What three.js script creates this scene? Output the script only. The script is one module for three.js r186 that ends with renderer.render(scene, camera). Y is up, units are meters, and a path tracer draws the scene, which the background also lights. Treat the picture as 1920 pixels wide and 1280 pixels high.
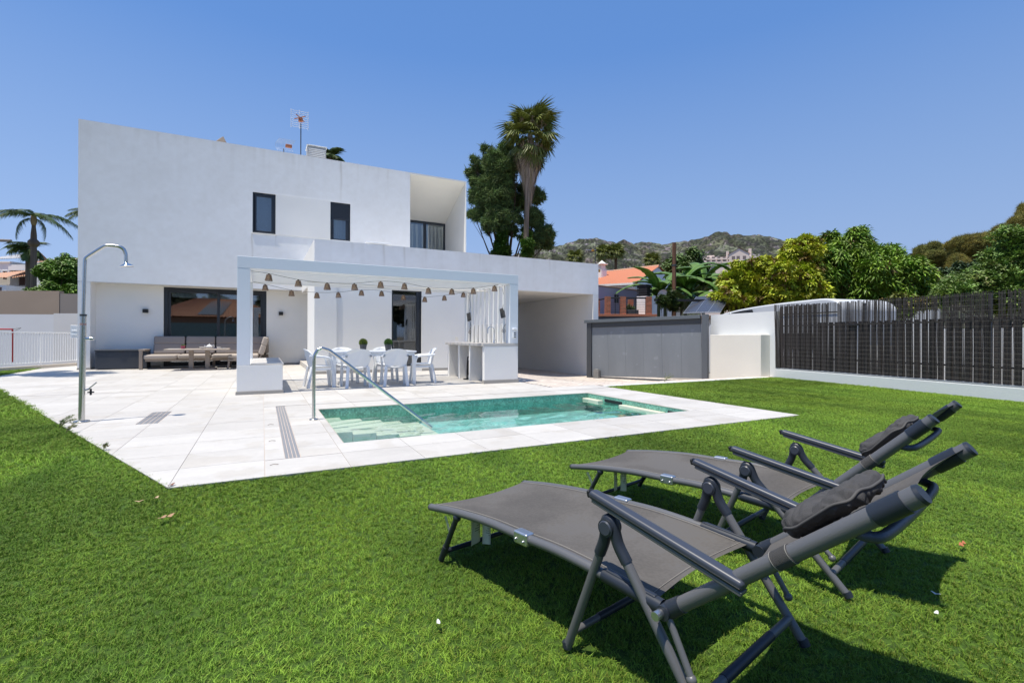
import * as THREE from 'three';
import { mergeGeometries, mergeVertices } from 'three/addons/utils/BufferGeometryUtils.js';
import { RoundedBoxGeometry } from 'three/addons/geometries/RoundedBoxGeometry.js';

// ---------------------------------------------------------------- camera, sky, sun, exposure
const scene = new THREE.Scene();
const camera = new THREE.PerspectiveCamera(70.47, 1920 / 1280, 0.05, 6000);
camera.position.set(0, 1.1, 0);
camera.rotation.set(0.0016, -0.476837, 0.0032, 'YXZ');
camera.setViewOffset(1920, 1280, 0, 9.6, 1920, 1280);
camera.updateProjectionMatrix();

const SUN = new THREE.Vector3(-0.57, 2.04, 0.14).normalize();
{
  const W = 512, H = 256, data = new Float32Array(W * H * 4);
  const mix = (a, b, t) => a + (b - a) * t;
  const stops = [[-1, .20, .19, .17], [-.02, .30, .30, .28], [0, .42, .57, .85], [.08, .385, .54, .84], [.25, .28, .445, .785], [.5, .135, .30, .695], [.8, .10, .245, .60], [1, .09, .225, .56]];
  for (let j = 0; j < H; j++) for (let i = 0; i < W; i++) {
    const el = ((j + .5) / H - .5) * Math.PI, az = ((i + .5) / W - .5) * 2 * Math.PI;
    const d = [Math.cos(az) * Math.cos(el), Math.sin(el), Math.sin(az) * Math.cos(el)];
    let k = 0; while (k < stops.length - 2 && d[1] > stops[k + 1][0]) k++;
    const t = Math.min(1, Math.max(0, (d[1] - stops[k][0]) / (stops[k + 1][0] - stops[k][0])));
    const c = d[0] * SUN.x + d[1] * SUN.y + d[2] * SUN.z;
    const left = 1 + .1 * (-d[0]) * Math.max(0, 1 - d[1]);        // the air is a little paler on the sun's side
    const glow = .35 * Math.pow(Math.max(0, c), 14) + .9 * Math.pow(Math.max(0, c), 120);
    for (let q = 0; q < 3; q++) data[(j * W + i) * 4 + q] = mix(stops[k][q + 1], stops[k + 1][q + 1], t) * left * .9 + (d[1] > 0 ? glow * [.5, .55, .6][q] : 0);
    data[(j * W + i) * 4 + 3] = 1;
  }
  const t = new THREE.DataTexture(data, W, H, THREE.RGBAFormat, THREE.FloatType);
  t.mapping = THREE.EquirectangularReflectionMapping; t.magFilter = t.minFilter = THREE.LinearFilter; t.wrapS = THREE.RepeatWrapping; t.needsUpdate = true;
  scene.background = t; scene.environment = t;
}
const sun = new THREE.DirectionalLight(new THREE.Color(1, .94, .82), 5.0);
sun.position.copy(SUN).multiplyScalar(60); sun.castShadow = true;
Object.assign(sun.shadow.camera, { left: -35, right: 35, top: 35, bottom: -35, near: 1, far: 140 });
sun.shadow.mapSize.set(4096, 4096); scene.add(sun);
const renderer = new THREE.WebGLRenderer({ antialias: true });
renderer.toneMapping = THREE.LinearToneMapping; renderer.toneMappingExposure = 1.12;
renderer.shadowMap.enabled = true;

// ---------------------------------------------------------------- helpers
function rng(seed) { let a = seed >>> 0; return () => { a |= 0; a = a + 0x6D2B79F5 | 0; let t = Math.imul(a ^ a >>> 15, 1 | a); t = t + Math.imul(t ^ t >>> 7, 61 | t) ^ t; return ((t ^ t >>> 14) >>> 0) / 4294967296; }; }
const V = (x, y, z) => new THREE.Vector3(x, y, z);
const clamp = (x, a = 0, b = 1) => Math.min(b, Math.max(a, x));
const lerp = (a, b, t) => a + (b - a) * t;
const smooth = t => { t = clamp(t); return t * t * (3 - 2 * t); };
const hash = (x, y, s) => { let h = Math.imul(x, 374761393) + Math.imul(y, 668265263) + Math.imul(s, 2147483647 ^ 0x5bd1e995) | 0; h = Math.imul(h ^ h >>> 13, 1274126177); return ((h ^ h >>> 16) >>> 0) / 4294967296; };
function vnoise(x, y, p, s) {                      // value noise, periodic in p cells (p = 0: not periodic)
  const xi = Math.floor(x), yi = Math.floor(y), fx = x - xi, fy = y - yi, w = k => p ? ((k % p) + p) % p : k;
  const u = fx * fx * (3 - 2 * fx), v = fy * fy * (3 - 2 * fy);
  return lerp(lerp(hash(w(xi), w(yi), s), hash(w(xi + 1), w(yi), s), u), lerp(hash(w(xi), w(yi + 1), s), hash(w(xi + 1), w(yi + 1), s), u), v);
}
function fbm(x, y, p, s, oct = 4) { let a = 0, k = .5, n = 0; for (let i = 0; i < oct; i++) { a += k * vnoise(x, y, p, s + i); n += k; x *= 2; y *= 2; p *= 2; k *= .5; } return a / n; }
function tex(size, fn, srgb = true, repeat = 1) {
  const d = new Uint8Array(size * size * 4);
  for (let j = 0; j < size; j++) for (let i = 0; i < size; i++) { const c = fn(i / size, j / size), o = (j * size + i) * 4; const a = Array.isArray(c) ? c : [c, c, c]; for (let q = 0; q < 3; q++) d[o + q] = clamp(a[q]) * 255; d[o + 3] = 255; }
  const t = new THREE.DataTexture(d, size, size, THREE.RGBAFormat, THREE.UnsignedByteType);
  t.wrapS = t.wrapT = THREE.RepeatWrapping; t.magFilter = THREE.LinearFilter; t.minFilter = THREE.LinearMipmapLinearFilter; t.generateMipmaps = true;
  if (srgb) t.colorSpace = THREE.SRGBColorSpace; t.repeat.set(repeat, repeat); t.needsUpdate = true; return t;
}
const lin = (r, g, b) => new THREE.Color().setRGB(r, g, b);
const mat = (c, rough = .8, o = {}) => new THREE.MeshStandardMaterial({ color: Array.isArray(c) ? lin(...c) : c, roughness: rough, ...o });
const phys = (c, rough, o = {}) => new THREE.MeshPhysicalMaterial({ color: lin(...c), roughness: rough, ...o });

const used = {};
const numbered = n => { used[n] = (used[n] || 0) + 1; return used[n] === 1 ? n : n + '_' + String(used[n] - 1).padStart(3, '0'); };
function tag(o, label, category, group, kind) {
  if (label) o.userData.label = label; if (category) o.userData.category = category; if (group) o.userData.group = group; if (kind) o.userData.kind = kind; return o;
}
function thing(name, label, category, [x, y, z] = [0, 0, 0], turn = 0, group) {
  const o = new THREE.Group(); o.name = numbered(name); o.position.set(x, y, z); o.rotation.y = turn; scene.add(o); return tag(o, label, category, group);
}
function shade(m) { m.castShadow = m.receiveShadow = true; return m; }
function part(parent, name, geo, m, label) {
  const o = shade(new THREE.Mesh(Array.isArray(geo) ? merge(geo) : geo, m)); o.name = name; parent.add(o); if (label) o.userData.label = label; return o;
}
function solo(name, geo, m, label, category, pos, turn = 0, group, kind) {
  const o = shade(new THREE.Mesh(Array.isArray(geo) ? merge(geo) : geo, m)); o.name = numbered(name); if (pos) o.position.set(...pos); o.rotation.y = turn; scene.add(o); return tag(o, label, category, group, kind);
}
const struct = (name, geo, m, label) => solo(name, geo, m, label, null, null, 0, null, 'structure');
function copy(o, label, pos, turn = 0) { const c = o.clone(); c.name = numbered(o.name.replace(/_\d{3}$/, '')); c.userData = { ...o.userData }; if (label) c.userData.label = label; if (pos) c.position.set(...pos); c.rotation.set(0, turn, 0); scene.add(c); return c; }
function merge(list) {
  const gs = list.map(g => { const k = g.index ? g.toNonIndexed() : g; for (const a of Object.keys(k.attributes)) if (!['position', 'normal', 'uv', 'color'].includes(a)) k.deleteAttribute(a); return k; });
  const anyColor = gs.some(g => g.attributes.color);
  for (const g of gs) {
    const n = g.attributes.position.count;
    if (!g.attributes.normal) g.computeVertexNormals();
    if (!g.attributes.uv) g.setAttribute('uv', new THREE.BufferAttribute(new Float32Array(n * 2), 2));
    if (anyColor && !g.attributes.color) g.setAttribute('color', new THREE.BufferAttribute(new Float32Array(n * 3).fill(1), 3));
  }
  return gs.length === 1 ? gs[0] : mergeGeometries(gs, false);
}
function metric(g, scale = 1) {                                     // uv in metres, by the face's main direction
  const k = g.index ? g.toNonIndexed() : g, p = k.attributes.position, nn = k.attributes.normal, uv = new Float32Array(p.count * 2);
  for (let i = 0; i < p.count; i++) {
    const ax = Math.abs(nn.getX(i)), ay = Math.abs(nn.getY(i)), az = Math.abs(nn.getZ(i)), x = p.getX(i), y = p.getY(i), z = p.getZ(i);
    const [a, b] = ay > ax && ay > az ? [x, z] : ax > az ? [z, y] : [x, y]; uv[2 * i] = a * scale; uv[2 * i + 1] = b * scale;
  }
  k.setAttribute('uv', new THREE.BufferAttribute(uv, 2)); return k;
}
const B = (x0, x1, y0, y1, z0, z1) => metric(new THREE.BoxGeometry(Math.abs(x1 - x0), Math.abs(y1 - y0), Math.abs(z1 - z0)).translate((x0 + x1) / 2, (y0 + y1) / 2, (z0 + z1) / 2));
const R = (x0, x1, y0, y1, z0, z1, r = .008, seg = 2) => { const w = Math.abs(x1 - x0), h = Math.abs(y1 - y0), d = Math.abs(z1 - z0); return metric(new RoundedBoxGeometry(w, h, d, seg, Math.min(r, w / 2.02, h / 2.02, d / 2.02)).translate((x0 + x1) / 2, (y0 + y1) / 2, (z0 + z1) / 2)); };
function cyl(p, q, r0, r1 = r0, seg = 12, caps = true) {             // round bar from p to q
  const d = q.clone().sub(p), L = d.length(), g = new THREE.CylinderGeometry(r1, r0, L, seg, 1, !caps);
  g.applyQuaternion(new THREE.Quaternion().setFromUnitVectors(V(0, 1, 0), d.normalize())).translate((p.x + q.x) / 2, (p.y + q.y) / 2, (p.z + q.z) / 2); return g;
}
function bar(p, q, w, h, up = V(0, 1, 0), r = .004) {                // rectangular bar from p to q
  const d = q.clone().sub(p), L = d.length(), g = new RoundedBoxGeometry(w, h, L, 1, Math.min(r, w / 2.1, h / 2.1));
  const f = d.normalize(), x = up.clone().cross(f).normalize(), y = f.clone().cross(x); g.applyMatrix4(new THREE.Matrix4().makeBasis(x, y, f)); return g.translate((p.x + q.x) / 2, (p.y + q.y) / 2, (p.z + q.z) / 2);
}
function tube(pts, r, seg = 40, rad = 10, tension = .5) { return new THREE.TubeGeometry(new THREE.CatmullRomCurve3(pts, false, 'catmullrom', tension), seg, r, rad, false); }
function lathe(pts, seg = 24) { return new THREE.LatheGeometry(pts.map(([r, y]) => new THREE.Vector2(r, y)), seg); }
function quadGeo(a, b, c, d) { const g = new THREE.BufferGeometry(); g.setAttribute('position', new THREE.Float32BufferAttribute([...a, ...b, ...c, ...a, ...c, ...d].flat(), 3)); g.computeVertexNormals(); return metric(g); }
function triGeo(list, cols) {                                        // loose triangles [[x,y,z] * 3n]
  const g = new THREE.BufferGeometry(); g.setAttribute('position', new THREE.Float32BufferAttribute(list.flat(), 3)); if (cols) g.setAttribute('color', new THREE.Float32BufferAttribute(cols.flat(), 3)); g.computeVertexNormals(); return g;
}
function prism(pts, y0, y1) {                                        // polygon [x, z] from y0 to y1
  const s = new THREE.Shape(pts.map(([x, z]) => new THREE.Vector2(x, -z))); const g = new THREE.ExtrudeGeometry(s, { depth: y1 - y0, bevelEnabled: false }); g.rotateX(-Math.PI / 2).translate(0, y0, 0); return metric(g);
}
function wallX(x0, x1, y0, y1, zFront, depth, holes = []) {          // wall along x facing +z, with openings [x0,x1,y0,y1]
  const s = new THREE.Shape([[x0, y0], [x1, y0], [x1, y1], [x0, y1]].map(p => new THREE.Vector2(...p)));
  for (const [a, b, c, d] of holes) s.holes.push(new THREE.Path([[a, c], [a, d], [b, d], [b, c]].map(p => new THREE.Vector2(...p))));
  return metric(new THREE.ExtrudeGeometry(s, { depth, bevelEnabled: false }).translate(0, 0, zFront - depth));
}
function instanced(parent, name, geo, m, mats, colors, kind = 'stuff') {
  const o = shade(new THREE.InstancedMesh(geo, m, mats.length)); mats.forEach((x, i) => o.setMatrixAt(i, x)); if (colors) colors.forEach((c, i) => o.setColorAt(i, c));
  o.name = parent === scene ? numbered(name) : name; o.userData.kind = kind; parent.add(o); return o;
}
const TRS = (() => { const q = new THREE.Quaternion(), e = new THREE.Euler(); return (x, y, z, rx, ry, rz, sx, sy = sx, sz = sx) => new THREE.Matrix4().compose(V(x, y, z), q.setFromEuler(e.set(rx, ry, rz, 'YXZ')).clone(), V(sx, sy, sz)); })();

// ---------------------------------------------------------------- materials
const stuccoBump = tex(512, (u, v) => .5 * fbm(u * 24, v * 24, 24, 3, 4) + .5 * fbm(u * 96, v * 96, 96, 9, 2), false, .5);
const stuccoCol = tex(512, (u, v) => { const n = fbm(u * 4, v * 4, 4, 21, 5), m = fbm(u * 3, v * 9, 3 * 3, 31, 3); const k = .93 + .05 * n + .025 * m; return [k, k * .996, k * .985]; }, true, .18);
const stucco = (c, rough = .9) => mat(c, rough, { map: stuccoCol, bumpMap: stuccoBump, bumpScale: .0018 });
const M = {
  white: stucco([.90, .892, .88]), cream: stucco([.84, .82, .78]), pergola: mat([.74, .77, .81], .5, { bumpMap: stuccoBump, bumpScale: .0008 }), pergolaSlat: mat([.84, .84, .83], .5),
  trim: mat([.36, .34, .31], .7, { bumpMap: stuccoBump, bumpScale: .001 }), anthracite: mat([.022, .027, .036], .38), darkGrey: mat([.05, .055, .062], .5),
  steel: mat([.60, .59, .57], .27, { metalness: 1 }), chrome: mat([.80, .81, .83], .1, { metalness: 1 }), alu: mat([.62, .63, .64], .4, { metalness: 1 }),
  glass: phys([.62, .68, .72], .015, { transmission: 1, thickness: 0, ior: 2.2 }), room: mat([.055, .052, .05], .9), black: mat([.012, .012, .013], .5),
  whitePlastic: mat([.80, .82, .84], .35), whitePaint: mat([.80, .81, .82], .45), curtain: phys([.72, .72, .70], 1, { transmission: .35, thickness: 0, side: THREE.DoubleSide }),
  tileRed: mat([.52, .19, .09], .8), brown: mat([.13, .085, .055], .9), terracotta: mat([.34, .13, .07], .8),
};
// ---------------------------------------------------------------- ground, lawn, terrace, pool, driveway
const earthTex = tex(256, (u, v) => { const n = fbm(u * 8, v * 8, 8, 41, 5); return [.52 + .16 * n, .47 + .14 * n, .38 + .12 * n]; }, true, .02);
struct('ground', (() => { const g = new THREE.CircleGeometry(3500, 64).rotateX(-Math.PI / 2).translate(0, -.95, 0); return metric(g); })(), mat([.42, .42, .42], 1, { map: earthTex }), 'dry earth beyond the garden walls');

const FENCE = { o: V(12.9, 0, -8.77), d: V(-.184, 0, .983).normalize() };
const fenceX = z => FENCE.o.x + (z - FENCE.o.z) * FENCE.d.x / FENCE.d.z;
const railX = z => -7.24 + (z + 20.62) * -.396;
const lawnPts = [[-14, 8], [fenceX(8) - .02, 8], [fenceX(-8.72) - .02, -8.72], [6.84, -8.65], [6.84, -4.25], [-.6, -4.25], [-6.3, -17], [-6.66, -22.4], [railX(-20) + .1, -20], [railX(-13.5) + .1, -13.5], [-14, -4]];
const lawnTex = tex(512, (u, v) => { const n = fbm(u * 64, v * 64, 64, 51, 3), k = .6 + .6 * n; return [.28 * k, .40 * k, .08 * k]; }, true, 1);
struct('lawn', prism(lawnPts, -.94, -.016), mat([.8, .8, .8], 1, { map: lawnTex }), 'artificial turf lawn around the pool terrace');
const leftEdge = z => z > -17 ? -.6 + (z + 4.25) * (5.7 / 12.75) : lerp(-6.3, -6.66, (-17 - z) / 5.4);
const inLawn = (x, z, m = -.006) => {
  if (z > 7.5 || x > fenceX(z) - .03) return false;
  if (z < -22.3) return false;
  if (x > 6.84 + m) return z > -8.64 + m;
  if (x > -.6 - m) return z > -4.25 + m;
  return z > -4.25 + m || (x < leftEdge(z) - m && x > railX(z) + .16);
};
{ // short turf blades in small tufts
  const r = rng(77), pos = [], col = [], N = 36;
  for (let i = 0; i < N; i++) {
    const a = r() * 6.283, q = Math.sqrt(r()) * .034, x = Math.cos(a) * q, z = Math.sin(a) * q, h = .017 + .013 * r(), w = .0012 + .0009 * r(), t = r() * 6.283, dx = Math.cos(t) * w, dz = Math.sin(t) * w;
    const la = r() * 6.283, l1 = h * (.1 + .35 * r()), l2 = h * (.4 + .9 * r()), lx = Math.cos(la), lz = Math.sin(la);
    const b0 = [x - dx, 0, z - dz], b1 = [x + dx, 0, z + dz], m0 = [x + lx * l1 - dx * .8, h * .6, z + lz * l1 - dz * .8], m1 = [x + lx * l1 + dx * .8, h * .6, z + lz * l1 + dz * .8], tp = [x + lx * l2, h * .97, z + lz * l2];
    pos.push(b0, b1, m1, b0, m1, m0, m0, m1, tp);
    const k = .6 + .8 * r(), y = r() < .12 ? 1 : 0, c = [(.182 + .10 * y) * k, (.300 + .03 * y) * k, (.036 + .02 * y) * k]; for (let q2 = 0; q2 < 9; q2++) col.push(c);
  }
  const tuft = triGeo(pos, col), ms = [], cs = [], yaw = -.476837, fx = Math.sin(.476837), fz = -Math.cos(.476837), R2 = rng(5);
  const add = (x, z, s) => {
    if (!inLawn(x, z)) return;
    const dep = x * fx + z * fz, side = x * -fz + z * fx; if (dep < -1.2 || Math.abs(side) > dep * 1.12 + 2.6) return;
    const n = fbm(x * .55 + 40, z * .55 + 40, 0, 61, 3), n2 = fbm(x * 2.6 + 9, z * 1.3 + 9, 0, 65, 2), k = .66 + .78 * smooth(.5 + 1.25 * (n * .5 + n2 * .5 - .5)), w = .16 * (n2 - .5);
    ms.push(TRS(x, -.018, z, (n2 - .5) * .9, R2() * 6.283, (n - .5) * .9, s, s * (.68 + .42 * R2()), s)); cs.push(lin(k * (1 + w + .1 * (R2() - .5)), k, k * (1 - w)));
  };
  for (let z = -22.4; z < 3; ) {
    const d = Math.max(.5, -z), st = d < 3.4 ? .034 : d < 5.5 ? .041 : d < 9 ? .058 : .085;
    for (let x = -13; x < 13.2; x += st) add(x + (R2() - .5) * st * 1.2, z + (R2() - .5) * st * 1.2, st / .041 * .92);
    z += st;
  }
  const g = instanced(scene, 'grass', tuft, phys([1, 1, 1], .62, { vertexColors: true, specularIntensity: .35, side: THREE.DoubleSide, transmission: .22, thickness: 0 }), ms, cs);
  g.userData.label = 'short green blades of the artificial turf'; console.log('grass tufts', ms.length);
}

const POOL = [.75, 5.75, -7.85, -5.25];
const stoneTex = tex(512, (u, v) => { const n = fbm(u * 3, v * 12, 3 * 4, 71, 5), f = fbm(u * 40, v * 40, 40, 75, 2); const st = smooth((fbm(u * 5, v * 5, 5, 79, 5) - .58) * 7), k = .96 + .07 * (n - .5) + .03 * (f - .5) - .028 * st; return [k, k * (.988 - .007 * st), k * (.974 - .018 * st)]; }, true, .55);
const stoneBump = tex(256, (u, v) => fbm(u * 48, v * 48, 48, 78, 3), false, 1.1);
const tileMats = [[.575, .563, .546], [.60, .59, .574], [.545, .533, .517]].map(c => mat(c, .62, { map: stoneTex, bumpMap: stoneBump, bumpScale: .0012 }));
{
  const t = thing('terrace', null, null); t.userData = { kind: 'structure', label: 'pale stone tile terrace around the pool and the house' };
  const outline = [[-.585, -4.262], [6.84, -4.255], [6.84, -8.7], [5.62, -8.75], [5.62, -10.3], [5.62, -15.2], [1.6, -15.2], [1.6, -20.84], [-5.3, -20.84], [-5.3, -24.5], [-6.72, -24.5], [-6.645, -22.4], [-6.285, -17]];
  const s = new THREE.Shape(outline.map(([x, z]) => new THREE.Vector2(x, -z)));
  s.holes.push(new THREE.Path([[POOL[0] - .062, POOL[2] - .062], [POOL[1] + .062, POOL[2] - .062], [POOL[1] + .062, POOL[3] + .062], [POOL[0] - .062, POOL[3] + .062]].map(([x, z]) => new THREE.Vector2(x, -z))));
  const base = metric(new THREE.ExtrudeGeometry(s, { depth: .92, bevelEnabled: false }).rotateX(-Math.PI / 2).translate(0, -.926, 0));
  part(t, 'mortar_bed', base, mat([.56, .47, .41], .9));
  const holes = [[POOL[0] - .001, POOL[1] + .001, POOL[2] - .001, POOL[3] + .001], [.185, .315, -8.46, -4.80], [.185, 6.84, -8.475, -8.445], [-1.40, -1.17, -8.56, -7.47]];
  const sub = (rects, h) => rects.flatMap(([a, b, c, d]) => {
    if (h[0] >= b || h[1] <= a || h[2] >= d || h[3] <= c) return [[a, b, c, d]];
    const o = []; if (h[2] > c) o.push([a, b, c, h[2]]); if (h[3] < d) o.push([a, b, h[3], d]); const c2 = Math.max(c, h[2]), d2 = Math.min(d, h[3]);
    if (h[0] > a) o.push([a, h[0], c2, d2]); if (h[1] < b) o.push([h[1], b, c2, d2]); return o;
  });
  const clipDiag = pts => { const out = [], f = ([x, z]) => x - leftEdge(z); for (let i = 0; i < pts.length; i++) { const p = pts[i], q = pts[(i + 1) % pts.length], a = f(p), b = f(q); if (a >= 0) out.push(p); if ((a >= 0) !== (b >= 0)) { const k = a / (a - b); out.push([lerp(p[0], q[0], k), lerp(p[1], q[1], k)]); } } return out; };
  const r = rng(9), far = [[], [], []]; let count = 0;
  const lay = (x0, x1, z0, z1) => {
    let rects = [[x0, x1, z0, z1]]; for (const h of holes) rects = sub(rects, h);
    for (const [a, b, c, d] of rects) {
      if (b - a < .02 || d - c < .015) continue;
      const g = .0022, pts = clipDiag([[a + g, c + g], [b - g, c + g], [b - g, d - g], [a + g, d - g]]); if (pts.length < 3) continue;
      const i = Math.floor(r() * 3), geo = prism(pts, -.008, -.0006 * r());
      const uv = geo.attributes.uv, ou = r() * 7, ov = r() * 7; for (let k = 0; k < uv.count; k++) uv.setXY(k, uv.getX(k) + ou, uv.getY(k) + ov);
      const cz = (c + d) / 2, cx = (a + b) / 2;
      if (cz > -12.2 && count < 290) { part(t, 'tile', geo, tileMats[i]); count++; } else far[i].push(geo);
    }
  };
  const zs = [-4.255, -4.81, -5.25, -5.9, -6.55, -7.2, -7.85, -8.445, -8.475, -9.08, -9.7, -10.32, -10.94, -11.56, -12.2];
  for (let k = 0; k < zs.length - 1; k++) for (let x = .02, j = 0; x < 6.84; j++) { const xr = zs[k] < -8.6 ? 5.62 : 6.84, x1 = Math.min(xr, x + (j === 0 ? .65 : .65)); if (x < xr) lay(x, x1, zs[k + 1], zs[k]); x += .65; }
  for (let z = -4.255, k = 0; z > -11.8; z -= .5725, k++) for (let x = .02; x > -5.6; x -= .63) lay(x - .63, x, Math.max(-11.835, z - .5725), z);
  for (let z = -11.87; z > -24.4; z -= .6) for (let x = .02; x > -6.9; x -= .63) lay(x - .63, x, z - .6, z);
  for (let z = -12.2; z > -20.8; z -= .62) for (let x = .02; x < 5.6; x += .65) { if (z < -15.2 && x > 1.5) break; lay(x, Math.min(5.62, x + .65), Math.max(-20.84, z - .62), z); }
  far.forEach((l, i) => { if (l.length) part(t, 'far_tiles', l, tileMats[i]).userData.kind = 'stuff'; });
  part(t, 'joint_strip', B(-4.9, .02, -.01, -.0035, -11.868, -11.838), mat([.25, .21, .18], .8));
  // drains
  const dr = thing('linear_drain', 'long grey slotted drain grate beside the pool', 'drain', [.25, 0, -6.62]);
  for (let k = 0; k < 4; k++) part(dr, 'slat', R(-.062 + k * .0325, -.036 + k * .0325, -.008, -.001, -1.8, 1.8, .002, 1), mat([.33, .33, .34], .45, { metalness: .4 }));
  const dg = thing('floor_drain', 'short grey slotted drain grate by the shower', 'drain', [-1.285, 0, -8.015]);
  for (let k = 0; k < 4; k++) part(dg, 'slat', R(-.108 + k * .056, -.065 + k * .056, -.008, -.001, -.54, .54, .002, 1), mat([.30, .30, .31], .45, { metalness: .4 }));
  solo('slot_drain', B(.19, 6.84, -.012, -.0045, -8.472, -8.448), mat([.16, .15, .14], .7), 'thin dark slot drain along the far side of the pool', 'drain');
}
// pool
const mosaicCol = tex(512, (u, v) => {
  const n = 32, x = u * n, y = v * n, ix = Math.floor(x), iy = Math.floor(y), e = Math.min(x - ix, 1 - x + ix, y - iy, 1 - y + iy), h = hash(ix, iy, 8), q = fbm(u * 6, v * 6, 6, 81, 3), g = e < .07 ? .86 : 1;
  const k = (.72 + .28 * h * .8 + .25 * (q - .5)) * g; return [.93 * k, .95 * k, .93 * k];
}, true, 1.25);
{
  const p = thing('swimming_pool', 'small rectangular pool lined with green mosaic, set in the white terrace', 'pool');
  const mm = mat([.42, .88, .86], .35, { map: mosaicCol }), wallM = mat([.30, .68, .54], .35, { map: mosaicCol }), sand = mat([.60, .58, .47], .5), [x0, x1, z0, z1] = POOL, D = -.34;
  part(p, 'floor', B(x0, x1, D - .05, D, z0, z1), mm);
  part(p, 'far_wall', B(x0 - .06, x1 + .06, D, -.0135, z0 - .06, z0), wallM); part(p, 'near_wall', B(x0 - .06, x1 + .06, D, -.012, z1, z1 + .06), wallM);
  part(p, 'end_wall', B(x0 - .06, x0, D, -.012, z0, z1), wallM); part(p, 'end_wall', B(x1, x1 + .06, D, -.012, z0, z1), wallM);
  for (let k = 0; k < 5; k++) part(p, 'step', R(x0 + .002 + k * .31, x0 + .31 + k * .31, D, -.145 - k * .042, z0 + .003, -6.62, .012), sand);
  for (const [a, b] of [[-7.84, -7.35], [-6.75, -5.75]]) part(p, 'ledge', R(x1 - .13, x1 - .002, -.17, -.095, a, b, .008), sand);
  part(p, 'skimmer_slot', R(x1 - .012, x1 - .001, -.115, -.06, -7.3, -6.8, .003), M.black); part(p, 'skimmer_slot', R(x1 - .012, x1 - .001, -.115, -.06, -5.7, -5.32, .003), M.black);
  const edge = mat([.62, .55, .44], .6); const cy0 = -.011, cy1 = -.0015;
  part(p, 'coping_edge', [B(x0, x1, cy0, cy1, z0 + .0005, z0 + .004), B(x0, x1, cy0, cy1, z1 - .004, z1 - .0005), B(x0 + .0005, x0 + .004, cy0, cy1, z0 + .004, z1 - .004), B(x1 - .004, x1 - .0005, cy0, cy1, z0 + .004, z1 - .004)], edge);
  // rippled surface
  const W = new THREE.PlaneGeometry(x1 - x0 - .002, z1 - z0 - .002, 250, 130).rotateX(-Math.PI / 2), q = W.attributes.position;
  for (let i = 0; i < q.count; i++) { const x = q.getX(i), z = q.getZ(i), w = .0085 * (fbm(x * 3.1 + 20, z * 3.4 + 20, 0, 91, 2) - .5) * 2 + .0038 * Math.sin(x * 7 + 3 * fbm(x + 7, z + 7, 0, 93, 2) * 6 + z * 11); q.setY(i, w); }
  W.computeVertexNormals();
  const water = struct('water', W, phys([.86, .98, .95], .01, { transmission: 1, thickness: 0, ior: 1.33, side: THREE.DoubleSide }), 'clear green pool water with small ripples'); water.position.set((x0 + x1) / 2, -.115, (z0 + z1) / 2);
}
// driveway of block pavers, sinking towards the gate
const drop = (x, z) => -.41 * smooth((x - 5.9) / 4.6) * smooth((-8.9 - z) / 2.6) - .004;
{
  const d = thing('driveway', null, null); d.userData = { kind: 'structure', label: 'block paved driveway sloping down to the gate' };
  const g = new THREE.PlaneGeometry(8.6, 13, 40, 50).rotateX(-Math.PI / 2).translate(9.9, 0, -15.2), q = g.attributes.position; for (let i = 0; i < q.count; i++) q.setY(i, drop(q.getX(i), q.getZ(i)) - .016); g.computeVertexNormals();
  part(d, 'sand_bed', metric(g), mat([.30, .26, .22], .95));
  const r = rng(12), lists = [[], [], [], []];
  for (let j = 0; j < 118; j++) for (let i = -1; i < 38; i++) {
    const x = 5.74 + i * .2 + (j % 2) * .1, z = -8.86 - j * .1; if (x > 13.4 || x < 5.7) continue; if (x < 7.0 && z > -9) continue;
    const y = drop(x, z), y2 = drop(x + .1, z), b = new THREE.BoxGeometry(.193, .03, .094).rotateZ(Math.atan2(y2 - y, .1)).translate(x, y - .012 + .002 * r(), z); lists[Math.floor(r() * 4)].push(b);
  }
  lists.forEach((l, i) => { part(d, 'pavers', metric(merge(l)), mat([[.60, .53, .46], [.55, .47, .41], [.64, .57, .50], [.50, .43, .38]][i], .85, { bumpMap: stoneBump, bumpScale: .002 })).userData.kind = 'stuff'; });
  struct('kerb', R(6.86, 12.55, -.6, .012, -8.80, -8.665, .01), mat([.70, .68, .65], .7, { bumpMap: stoneBump, bumpScale: .002 }), 'pale concrete kerb between the driveway and the lawn');
}
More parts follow.
